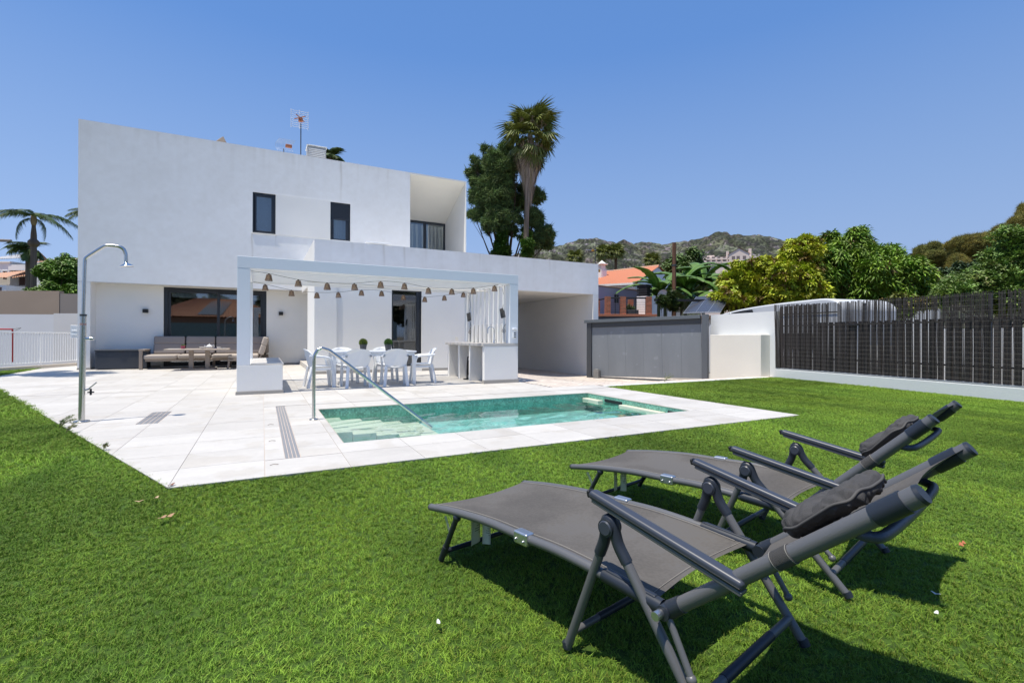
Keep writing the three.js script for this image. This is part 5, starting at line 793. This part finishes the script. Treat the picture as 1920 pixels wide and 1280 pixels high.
// ---------------------------------------------------------------- neighbouring houses
const roofM = mat([.50, .185, .10], .85), roofPale = mat([.52, .30, .20], .85);
function roofPanel(a, b, c, d, cols, rows) {                          // barrel tiles on a quad: a-b eave, d-c ridge
  const nu = cols * 6, nv = rows * 4, pos = [], idx = [], A = V(...a), Bv = V(...b), C = V(...c), D = V(...d), n = Bv.clone().sub(A).cross(D.clone().sub(A)).normalize(); if (n.y < 0) n.negate(); const h = A.distanceTo(Bv) / cols * .32;
  for (let j = 0; j <= nv; j++) for (let i = 0; i <= nu; i++) { const u = i / nu, v = j / nv, p = A.clone().lerp(Bv, u).lerp(D.clone().lerp(C, u), v), row = (v * rows) % 1; p.addScaledVector(n, h * Math.abs(Math.sin(u * cols * Math.PI)) + h * .5 * (1 - row)); pos.push(p.x, p.y, p.z); }
  for (let j = 0; j < nv; j++) for (let i = 0; i < nu; i++) { const k = j * (nu + 1) + i; idx.push(k, k + 1, k + nu + 2, k, k + nu + 2, k + nu + 1); }
  const g = new THREE.BufferGeometry(); g.setAttribute('position', new THREE.Float32BufferAttribute(pos, 3)); g.setIndex(idx); g.computeVertexNormals(); return g;
}
const slab = (a, b, t) => { const d = V(b[0] - a[0], 0, b[2] - a[2]), L = d.length(); return { L, yaw: Math.atan2(-d.z, d.x) }; };
{
  const h = thing('tile_roof_house', 'white house with a bright orange tiled roof behind the carport', 'house', [0, 0, 0]);
  const e0 = [21.53, 5.0, -30.6], e1 = [21.95, 4.67, -24.69], r1 = [26.28, 6.42, -26.95], r0 = [24.6, 6.5, -34.2];
  part(h, 'roof', roofPanel(e0, e1, r1, r0, 34, 16), roofM); part(h, 'roof_back', roofPanel([28.4, 5.1, -35.6], [30.4, 5.0, -28.6], r1, r0, 30, 12), roofM);
  part(h, 'gable_wall', [quadGeo([22.15, -.9, -24.95], [30.2, -.9, -28.65], [30.2, 4.9, -28.65], [22.15, 4.6, -24.95]), quadGeo([22.15, 4.6, -24.95], [30.2, 4.9, -28.65], [26.25, 6.36, -27.05], [26.2, 6.36, -27.03])], M.white); part(h, 'side_wall', quadGeo([21.85, -.9, -30.6], [22.15, -.9, -24.95], [22.15, 4.6, -24.95], [21.85, 4.9, -30.6]), M.cream);
  part(h, 'eave', bar(V(...e0), V(...e1), .1, .14), M.cream); part(h, 'ridge_cap', cyl(V(...r0), V(...r1), .13, .13, 8), roofPale);
  const l = thing('lilac_building', 'low lilac rendered building below the orange roof', 'building', [16.43, 0, -21.91], Math.atan2(1.13, 4.35)); part(l, 'wall', B(-2, 4.5, -.9, 4.0, -4, 0), stucco([.50, .42, .50])); part(l, 'parapet_cap', R(-2, 4.55, 4.0, 4.06, -.2, .05, .01), roofPale);
  const w = part(l, 'window', R(1.95, 2.35, 3.15, 3.62, -.02, .02), M.black); part(w, 'frame', [R(1.9, 2.4, 3.6, 3.66, 0, .05), R(2.13, 2.17, 3.15, 3.62, .02, .03)], M.trim);
  const c = thing('cowled_chimney', 'squat white chimney with a black louvred cowl beside the lilac building', 'chimney', [18.27, -.9, -19.83], .35); part(c, 'shaft', B(-.3, .3, 0, 4.2, -.3, .3), M.white); for (let i = 0; i < 4; i++) part(c, 'cowl_slat', R(-.3, .3, 4.26 + i * .13, 4.35 + i * .13, -.3, .3, .01), M.black); part(c, 'cowl_core', B(-.22, .22, 4.2, 4.75, -.22, .22), M.black); part(c, 'cowl_top', R(-.34, .34, 4.76, 4.82, -.34, .34, .01), M.black);
  const k = thing('white_chimney', 'slim white chimney with a domed cap rising at the corner of the carport roof', 'chimney', [23.7, -.9, -30.5]); part(k, 'shaft', B(-.26, .26, 0, 7.3, -.26, .26), M.white); part(k, 'arched_hood', [R(-.2, .2, 7.3, 7.7, -.2, .2, .02), R(-.34, .34, 7.7, 7.78, -.34, .34, .02), new THREE.ConeGeometry(.34, .28, 4).rotateY(.785).translate(0, 7.92, 0)], M.cream);
  const a = thing('mast_aerial', 'thin television aerial mast silhouetted against the hill left of the chimney', 'aerial', [20.83, -.9, -27.55]); const ym = 8.0; part(a, 'mast', cyl(V(0, 0, 0), V(0, ym + .4, 0), .025, .02, 8), M.darkGrey); part(a, 'boom', bar(V(-.75, ym + .08, 0), V(.05, ym + .18, 0), .03, .03), M.alu); for (let i = 0; i < 5; i++) part(a, 'element', cyl(V(-.72 + i * .16, ym - .06 + .02 * i, -.15), V(-.72 + i * .16, ym + .26 + .02 * i, .15), .01, .01, 6), M.darkGrey); part(a, 'dipole_box', R(-.3, -.14, ym + .05, ym + .17, -.06, .06), mat([.5, .26, .03], .6)); part(a, 'lower_boom', [bar(V(0, 6.7, 0), V(1.6, 6.85, 0), .03, .03)], M.alu); part(a, 'lower_box', R(.1, .4, 6.62, 6.8, -.06, .06), mat([.5, .26, .03], .6));
}
const brickTex = tex(256, (u, v) => { const rows = 16, y = v * rows, iy = Math.floor(y), x = u * 5 + (iy % 2) * .5, ix = Math.floor(x), m = (y - iy < .16) || (x - ix < .06); const hh = hash(((ix % 5) + 5) % 5, iy, 4); return m ? [.55, .48, .42] : [.50 + .2 * hh, .28 + .1 * hh, .18 + .08 * hh]; }, true, 1.0);
{
  const b = thing('brick_balcony', 'raised balcony with brick piers and black metal rails beyond the gate', 'balcony', [15.0, 0, -19.25], Math.atan2(-1.15, 2.26)); b.rotation.y = -Math.atan2(1.15, 2.26);
  const bm = mat([1, 1, 1], .9, { map: brickTex }); part(b, 'deck', R(-1, 2.7, 2.14, 2.26, -2.2, .08, .01), M.terracotta); part(b, 'deck_beam', B(-1, 2.65, 2.0, 2.139, -2.1, 0), M.darkGrey); part(b, 'support', [B(1.0, 1.1, -.9, 1.999, -.1, 0), B(2.4, 2.5, -.9, 1.999, -.1, 0)], M.darkGrey); part(b, 'wall_below', B(-1, 2.6, -.9, 1.999, -2.2, -2.0), M.white);
  for (const [x, z] of [[.28, -.13], [1.04, -.13], [2.33, -.13], [.02, -1.6], [1.9, -2.0]]) part(b, 'brick_pier', B(x - .13, x + .13, 2.261, 3.14, z - .13, z + .13), bm);
  for (const [x0, x1] of [[.42, .90], [1.18, 2.19]]) { part(b, 'rail', R(x0, x1, 3.03, 3.11, -.17, -.09, .01), M.black); for (let i = 0; i < 7; i++) part(b, 'bar', R(x0, x1, 2.36 + i * .09, 2.375 + i * .09, -.14, -.12, .002, 1), M.black); part(b, 'baluster', R((x0 + x1) / 2 - .015, (x0 + x1) / 2 + .015, 2.262, 3.03, -.145, -.115, .003), M.black); }
  part(b, 'side_rail', bar(V(.02, 3.06, -1.5), V(.27, 3.06, -.28), .06, .06), M.black); part(b, 'side_rail', bar(V(2.6, 2.98, -.1), V(6.5, 2.98, -.6), .05, .12), M.black); part(b, 'planter', [R(1.3, 1.9, 2.262, 2.5, -.6, -.35, .02)], M.darkGrey);
  const lf = crown(b, V(0, 0, 0), [[1.5, 2.52, -.6, .15], [1.75, 2.5, -.6, .14]], SPRIG.bush, 3200, .6, [.08, .14, .03], { seed: 24 }); lf.name = 'foliage';
  const p = thing('wooden_pole', 'weathered wooden utility pole standing in front of the banana plants', 'utility pole', [19.66, -.9, -19.1]); part(p, 'shaft', cyl(V(0, 0, 0), V(.03, 7.1, 0), .13, .105, 12), barkM([.20, .11, .075])); part(p, 'band', cyl(V(.025, 5.85, 0), V(.025, 5.93, 0), .122, .122, 12), M.darkGrey); part(p, 'hook', cyl(V(.1, 6.3, 0), V(-.2, 6.3, 0), .02), M.darkGrey);
  const s = thing('solar_array', 'tilted dark solar panels behind the gate', 'solar panels', [18.21, 2.32, -17.05]), u = V(.60, -.0, 1.67), v = V(2.0, .93, -1.0); const PP = (a, c, h = 0) => V(0, h, 0).addScaledVector(u, a).addScaledVector(v, c);
  const cell = mat([.06, .065, .085], .25), quadBox = (a0, a1, c0, c1, h) => { const P = [PP(a0, c0, h), PP(a1, c0, h), PP(a1, c1, h), PP(a0, c1, h)].map(p => p.toArray()); return quadGeo(...P); };
  for (let i = 0; i < 3; i++) for (let j = 0; j < 2; j++) { const q = part(s, 'panel', quadBox(i / 3 + .008, (i + 1) / 3 - .008, j / 2 + .008, (j + 1) / 2 - .008, .006), cell); }
  part(s, 'frame', [quadBox(0, 1, 0, 1, 0), bar(PP(0, 0, -.03), PP(1, 0, -.03), .04, .05), bar(PP(0, 1, -.03), PP(1, 1, -.03), .04, .05), bar(PP(0, 0, -.03), PP(0, 1, -.03), .04, .05)], M.alu); part(s, 'shed_roof', [B(-.3, 4.2, -.35, -.22, -1.8, 2.4)], M.brown); part(s, 'shed_wall', [B(.1, 4.0, -3.2, -.36, -1.6, 2.1)], M.cream);
  const d = thing('satellite_dish', 'small pale satellite dish half hidden by leaves beside the pole', 'satellite dish', [18.44, 3.3, -18.61], -1.1); part(d, 'dish', new THREE.SphereGeometry(.42, 20, 10, 0, 6.283, 0, .75).rotateX(-Math.PI / 2).translate(0, 0, .35), mat([.6, .6, .6], .5, { side: THREE.DoubleSide })); part(d, 'pole', cyl(V(0, -4.2, -.05), V(0, 0, -.05), .025), M.darkGrey);
  solo('roadside_lamp', [tube([V(-6, -10.8, -2), V(-6, -1.5, -2), V(-5.4, -.3, -1.8), V(-3, .1, -1), V(-.2, .12, 0)], .07, 40, 8, .2), R(-.55, .42, -.02, .16, -.14, .14, .05), R(-.5, .35, -.08, -.02, -.11, .11, .03)], mat([.36, .30, .25], .5), 'street lamp head reaching in from the left edge of the photo', 'street lamp', [-21.3, 9.9, -61.7], -.3);
}
{ const t = thing('garden_shed', 'white shed with a brown roof between the dark tree and the right-hand shrubs', 'shed', [41.85, 0, -16.65], -.4768); part(t, 'wall', B(-.8, .6, -.9, 5.06, -2, 0), stucco([.78, .80, .82])); part(t, 'roof', R(-.7, .55, 5.061, 5.5, -2.1, .1, .03), M.brown); }
{ // pale villas beyond the retaining wall on the left, and the apartment block on the hill; local x runs to the right, 1 unit = 1 m
  const a = thing('terrace_villa', 'stepped white villa with pale tiled roofs at the far left', 'house', [-36.15, 0, -103.1], -.4768), P = M.white, b = (g, n, m) => part(a, n, g, m);
  b(B(-8, 1.4, 0, 12.4, -6, 0), 'wall', P); b(B(1.41, 4.6, 0, 12.0, -6, -1.2), 'wall', M.cream); b(B(-8, 1.6, 12.4, 12.6, -6.2, .2), 'cornice', P); b(B(1.2, 4.9, 11.2, 12.1, -1.19, .1), 'balcony_front', P); b(B(-8, 4.0, 0, 8.6, .1, 3.0), 'ground_floor', P);
  b(roofPanel([-8, 8.7, 3.3], [4.2, 9.6, 3.3], [4.2, 11.0, .3], [-8, 9.9, .3], 30, 6), 'roof', roofPale); b(roofPanel([-3, 12.7, .2], [3.5, 13.0, .2], [2.6, 14.4, -4], [-1, 14.3, -4], 18, 8), 'roof', mat([.42, .42, .44], .8)); b(roofPanel([1.7, 9.9, .12], [4.6, 10.4, .12], [4.6, 11.2, -1.1], [1.7, 10.8, -1.1], 8, 5), 'roof', roofPale);
  for (const [x0, x1, y0, y1, z] of [[.3, .9, 9.9, 11.1, .02], [1.6, 3.2, 9.0, 10.3, -1.18], [1.5, 3.3, 7.2, 8.3, 3.02], [-.9, -.2, 9.9, 11.1, .02]]) { const w = b(R(x0, x1, y0, y1, z - .1, z), 'window', mat([.10, .06, .05], .4)); part(w, 'frame', R(x0 - .1, x1 + .1, y1, y1 + .12, z - .1, z + .04), P); }
  const k = b(B(3.1, 3.55, 12, 14.1, -2.4, -1.95), 'chimney', P); part(k, 'cap', R(3.0, 3.65, 14.1, 14.3, -2.5, -1.85, .03), roofPale); part(a, 'roof_gable', triGeo([[2.2, 12.8, -3], [4.8, 13, -3], [2.8, 14.9, -3]]), M.brown);
  const c = thing('tiled_villa', 'white villa with a pale tiled roof above the shrubs left of the house', 'house', [-31.0, 0, -100.4], -.4768);
  part(c, 'wall', B(-.2, 10, 0, 12.3, -8, 0), P); part(c, 'roof', roofPanel([-.6, 12.3, .4], [4.2, 12.5, .4], [3.2, 13.6, -4], [.2, 13.7, -4], 18, 8), roofPale); part(c, 'roof', roofPanel([4.6, 12.6, .6], [11, 11.9, .6], [8.5, 13.9, -4], [6.2, 14.2, -4], 20, 9), roofPale); part(c, 'dormer', R(5.3, 6.6, 11.8, 12.9, -.5, .7, .02), P); const w = part(c, 'window', R(7.2, 8.2, 10.4, 11.5, -.05, .02), M.darkGrey); part(w, 'sill', R(7.1, 8.3, 10.3, 10.4, -.05, .1), P);
  const h = thing('hill_apartments', 'pale pink apartment building on the slope above the banana plants', 'building', [178.75, 0, -155.34], -.4768 - .2), pk = stucco([.80, .68, .62]);
  part(h, 'wall', B(0, 12, 0, 37.6, -8, 0), pk); part(h, 'wall', B(10.5, 19, 0, 38.8, -9, .6), pk); part(h, 'gable', triGeo([[10.5, 38.8, .6], [19, 38.8, .6], [14.6, 41.2, .6]]), pk); part(h, 'roof', [quadGeo([19.4, 38.7, .9], [19.4, 38.7, -9], [14.6, 41.4, -9], [14.6, 41.4, .9]), quadGeo([10.1, 38.7, .9], [14.6, 41.4, .9], [14.6, 41.4, -9], [10.1, 38.7, -9])], roofPale); part(h, 'wall', B(19.01, 26, 0, 37.5, -9, 0), pk);
  for (let i = 0; i < 5; i++) for (let j = 0; j < 2; j++) { const x = 1 + i * 2.3; part(h, 'balcony', R(x - .2, x + 1.7, 35.2 + j * 1.5 - .3, 35.5 + j * 1.5, .02, .5, .02), pk); const w = part(h, 'window', R(x, x + 1.3, 35.6 + j * 1.5 - .1, 36.5 + j * 1.5 - .1, -.2, .03), mat([.18, .15, .14], .5)); } for (const x of [11.6, 13.6, 16.2]) part(h, 'window', R(x, x + 1.4, 36.2, 37.8, .4, .63), mat([.2, .16, .15], .5)); part(h, 'roof_terrace', [B(9.6, 10.4, 37.6, 40.2, -1, .2), B(2, 5, 37.6, 39.0, -5, -3), B(19.5, 20.5, 37.5, 41.5, -3, -2)], pk);
}
// ---------------------------------------------------------------- hills
{
  const RIDGE = [[-60, 60], [-20, 90], [10, 150], [24, 215], [27.35, 233], [29.9, 252.6], [32.1, 268.2], [34.3, 273.6], [35.8, 283.9], [37.06, 289.3], [38.04, 285.1], [39.5, 267.4], [41.2, 271.8], [43.13, 278.8], [44.5, 267.3], [46.8, 274.4], [48.2, 278], [50.42, 286.6], [51.32, 280.6], [51.74, 270.6], [52.9, 271.6], [54.4, 274.9], [55.25, 268.1], [56.2, 259.3], [57.7, 247.4], [59.3, 234.5], [61.7, 203.4], [64.6, 169.4], [68.4, 138.9], [73.4, 110], [85, 80], [110, 60]];
  const ridge = a => { let k = 0; while (k < RIDGE.length - 2 && a > RIDGE[k + 1][0]) k++; return lerp(RIDGE[k][1], RIDGE[k + 1][1], clamp((a - RIDGE[k][0]) / (RIDGE[k + 1][0] - RIDGE[k][0]))); };
  const na = 900, nr = 190, pos = [], col = [], idx = [], a0 = -10, a1 = 92;
  for (let j = 0; j <= nr; j++) for (let i = 0; i <= na; i++) {
    const a = lerp(a0, a1, i / na), t = j / nr, D = lerp(420, 2100, t), ar = a * Math.PI / 180, x = D * Math.sin(ar), z = -D * Math.cos(ar), k = t < .643 ? t / .643 : 1 - (t - .643) / .357 * .8;
    const gul = fbm(x / 90 + 30, z / 90 + 30, 0, 121, 5), big = fbm(x / 260 + 9, z / 260 + 9, 0, 127, 3), w = Math.sin(Math.PI * clamp(k)), h = ridge(a) * (Math.pow(smooth(k * .98 + .02), .85)) + (gul - .5) * 120 * w * (1 - .6 * k) - 26 * w * Math.abs(fbm(x / 55 + 60, z / 75 + 60, 0, 151, 4) - .5) * 2 + (big - .5) * 40 * w + (Math.abs(k - 1) < .25 ? (fbm(x / 14, z / 14, 0, 131, 3) - .5) * 7 : 0);
    pos.push(x, h - 6, z);
    const rock = smooth((fbm(x / 26 + 3, z / 60 + h / 14, 0, 135, 5) - .46) * 9) * smooth((h - 60) / 120), f = .45 + 1.1 * fbm(x / 9, z / 30 + h / 6, 0, 139, 4), warm = smooth((fbm(x / 70, h / 30, 0, 141, 3) - .52) * 7); const sc = [.046, .047, .036], rk = [.185, .172, .18], oc = [.125, .098, .078]; for (let q = 0; q < 3; q++) col.push((lerp(lerp(sc[q], rk[q], rock * .85), oc[q], warm * .35)) * f);
  }
  for (let j = 0; j < nr; j++) for (let i = 0; i < na; i++) { const k = j * (na + 1) + i; idx.push(k, k + 1, k + na + 2, k, k + na + 2, k + na + 1); }
  const g = new THREE.BufferGeometry(), uvs = []; for (let i = 0; i < pos.length; i += 3) { const D = Math.hypot(pos[i], pos[i + 2]); uvs.push(Math.atan2(pos[i], -pos[i + 2]) * 1500 / 170, (pos[i + 1] * 1.1 + D * .25) / 170); }
  g.setAttribute('position', new THREE.Float32BufferAttribute(pos, 3)); g.setAttribute('color', new THREE.Float32BufferAttribute(col, 3)); g.setAttribute('uv', new THREE.Float32BufferAttribute(uvs, 2)); g.setIndex(idx); g.computeVertexNormals();
  const scrub = tex(1024, (u, v) => { const a = fbm(u * 40, v * 40, 40, 501, 4), b = fbm(u * 12 + .4 * a, v * 16, 4, 505, 4), k = .58 + .42 * smooth((a - .40) * 5), ro = smooth((b - .5) * 8); return [k * lerp(.80, 1, ro), k * lerp(.86, .97, ro), k * lerp(.68, .98, ro)]; }, true, 1);
  struct('hills', g, mat([1.3, 1.3, 1.36], 1, { vertexColors: true, map: scrub }), 'rocky grey-green hills on the horizon');
}
// ---------------------------------------------------------------- behind the photographer, mirrored in the glass doors
{
  const w = thing('rear_wall', 'grey garden wall behind the photographer, seen mirrored in the sliding door', 'wall', [0, 0, 8.2]); part(w, 'wall', B(-16, 9.6, -.9, 2.25, 0, .2), stucco([.46, .46, .46]));
  const h = thing('mirrored_house', 'house with a terracotta roof seen only as a reflection in the glass doors', 'house', [-4, 0, 17]); part(h, 'wall', B(-5.5, 5.5, -.9, 2.9, -3.5, 3.5), stucco([.50, .30, .20]));
  part(h, 'roof', [roofPanel([-6, 2.9, -4], [6, 2.9, -4], [2, 4.9, 0], [-2, 4.9, 0], 40, 14), roofPanel([6, 2.9, 4], [-6, 2.9, 4], [-2, 4.9, 0], [2, 4.9, 0], 40, 14), roofPanel([-6, 2.9, 4], [-6, 2.9, -4], [-2, 4.9, 0], [-2, 4.9, 0.01], 30, 14), roofPanel([6, 2.9, -4], [6, 2.9, 4], [2, 4.9, 0.01], [2, 4.9, 0], 30, 14)], mat([.40, .20, .12], .85)); part(h, 'solar_collector', quadGeo([-1.6, 3.2, -3.75], [.4, 3.2, -3.75], [1.2, 4.75, -.5], [-.6, 4.75, -.5]), mat([.16, .18, .2], .3));
  tree('rear_tree', 'dark trees behind the photographer, seen only mirrored in the glass', 'tree', [[-14, 4.2, 29, 2.6], [-9, 4.8, 30, 2.2], [-5, 4.6, 31, 1.8], [1, 4.9, 30, 2], [5, 4, 32, 2.2], [-19, 4.2, 31, 2.6], [10, 4, 30, 2.4], [16, 4.5, 28, 2.8]], -.9, SPRIG.far, 130, 1.5, [.06, .08, .03], { seed: 25, trunk: .25 });
}
// ---------------------------------------------------------------- small things on the ground
{
  const r = rng(17), leaf = (w, l) => { const g = new THREE.PlaneGeometry(l, w, 6, 3).rotateX(-Math.PI / 2), q = g.attributes.position; for (let i = 0; i < q.count; i++) { const x = q.getX(i) / l; q.setZ(i, q.getZ(i) * (1 - 3.2 * x * x) ); q.setY(i, .012 * Math.abs(Math.sin(q.getX(i) * 40)) + .3 * Math.abs(q.getZ(i))); } g.computeVertexNormals(); return g; };
  const dm = c => mat(c, .9, { side: THREE.DoubleSide });
  const put = (label, x, z, g, c, y = .014) => solo('dry_leaf', g, dm(c), label, 'dry leaf', [x, y, z], r() * 6);
  const grp = (a, b) => merge([a, b.translate(.03, .004, .015)]);
  put('brown crumpled dry leaf on the lawn below the terrace corner', ...GL[0], grp(leaf(.03, .08), leaf(.025, .06)), [.36, .22, .13]); put('small tan dry leaf on the lawn just below the terrace corner', ...GL[1], leaf(.02, .05), [.45, .33, .2]); put('small faded leaf left of the crumpled leaf on the lawn', ...GL[2], leaf(.022, .05), [.42, .30, .18]);
  put('dark brown leaf lying on the tip of the terrace', ...GL[3], leaf(.025, .07), [.20, .10, .07], .004); put('reddish dry leaf on the lawn at the right, beyond the lounger shadow', ...GL[4], grp(leaf(.02, .06), leaf(.015, .05)), [.38, .13, .06]);
  const wp = (label, x, z) => solo('paper_scrap', leaf(.014, .034), dm([.60, .60, .58]), label, 'paper scrap', [x, .018, z], r() * 6);
  wp('white scrap on the lawn in front of the nearest lounger', ...GL[5]); wp('white scrap on the lawn in the shadow of the rear lounger', ...GL[6]); wp('small pale pebble-like scrap on the lawn right of the rear lounger', ...GL[7]);
  const weed = (label, x, z, n, H, seed) => { const t = thing('weed', label, 'weed', [x, 0, z]), q = rng(seed); for (let i = 0; i < n; i++) { const a = -.4 + q() * 2.2 - .9, L = H * (.6 + .5 * q()), e = V(Math.cos(a) * L * .75, L * (.25 + .5 * q()), -Math.sin(a) * L * .5), pts = [V(0, 0, 0), e.clone().multiplyScalar(.5).add(V(0, .03, 0)), e], c = new THREE.CatmullRomCurve3(pts), pos = []; for (let k = 0; k < 26; k++) { const p = c.getPoint(.25 + .75 * k / 26), d = V(q() - .5, q() * .8, q() - .5).normalize().multiplyScalar(.02 + .018 * q()), s = V(q() - .5, q() - .5, q() - .5).multiplyScalar(.009); pos.push(p.clone().add(s).toArray(), p.clone().sub(s).toArray(), p.clone().add(d).toArray()); } part(t, 'stem', [new THREE.TubeGeometry(c, 10, .0022, 5)], mat([.17, .19, .07], .8)); part(t, 'leaves', triGeo(pos), mat(q() < .3 ? [.34, .31, .16] : [.13, .19, .06], .8, { side: THREE.DoubleSide })); } return t; };
  weed('straggly green weed growing at the lawn edge beside the shower foot', -2.16, -7.62, 9, .26, 51); weed('low leafy weed at the terrace edge just in front of the shower', -1.97, -7.15, 7, .17, 52); weed('tiny weed in the first long tile joint at the lawn edge', -1.36, -5.95, 4, .07, 53); weed('dry flowering weed standing at the foot of the grey gate', 8.9, -8.95, 7, .38, 54);
  solo('cable_tie', [0, 1, 2].map(i => tube([V(0, .003, i * -1.05), V(.03, .012, i * -1.05 + .01), V(.065, .004, i * -1.05 - .005)], .0022, 10, 5)), M.brown, 'thin curled twigs lying along the tile joint beside the long drain', 'twigs', [.06, 0, -4.6]);
}
renderer.render(scene, camera);
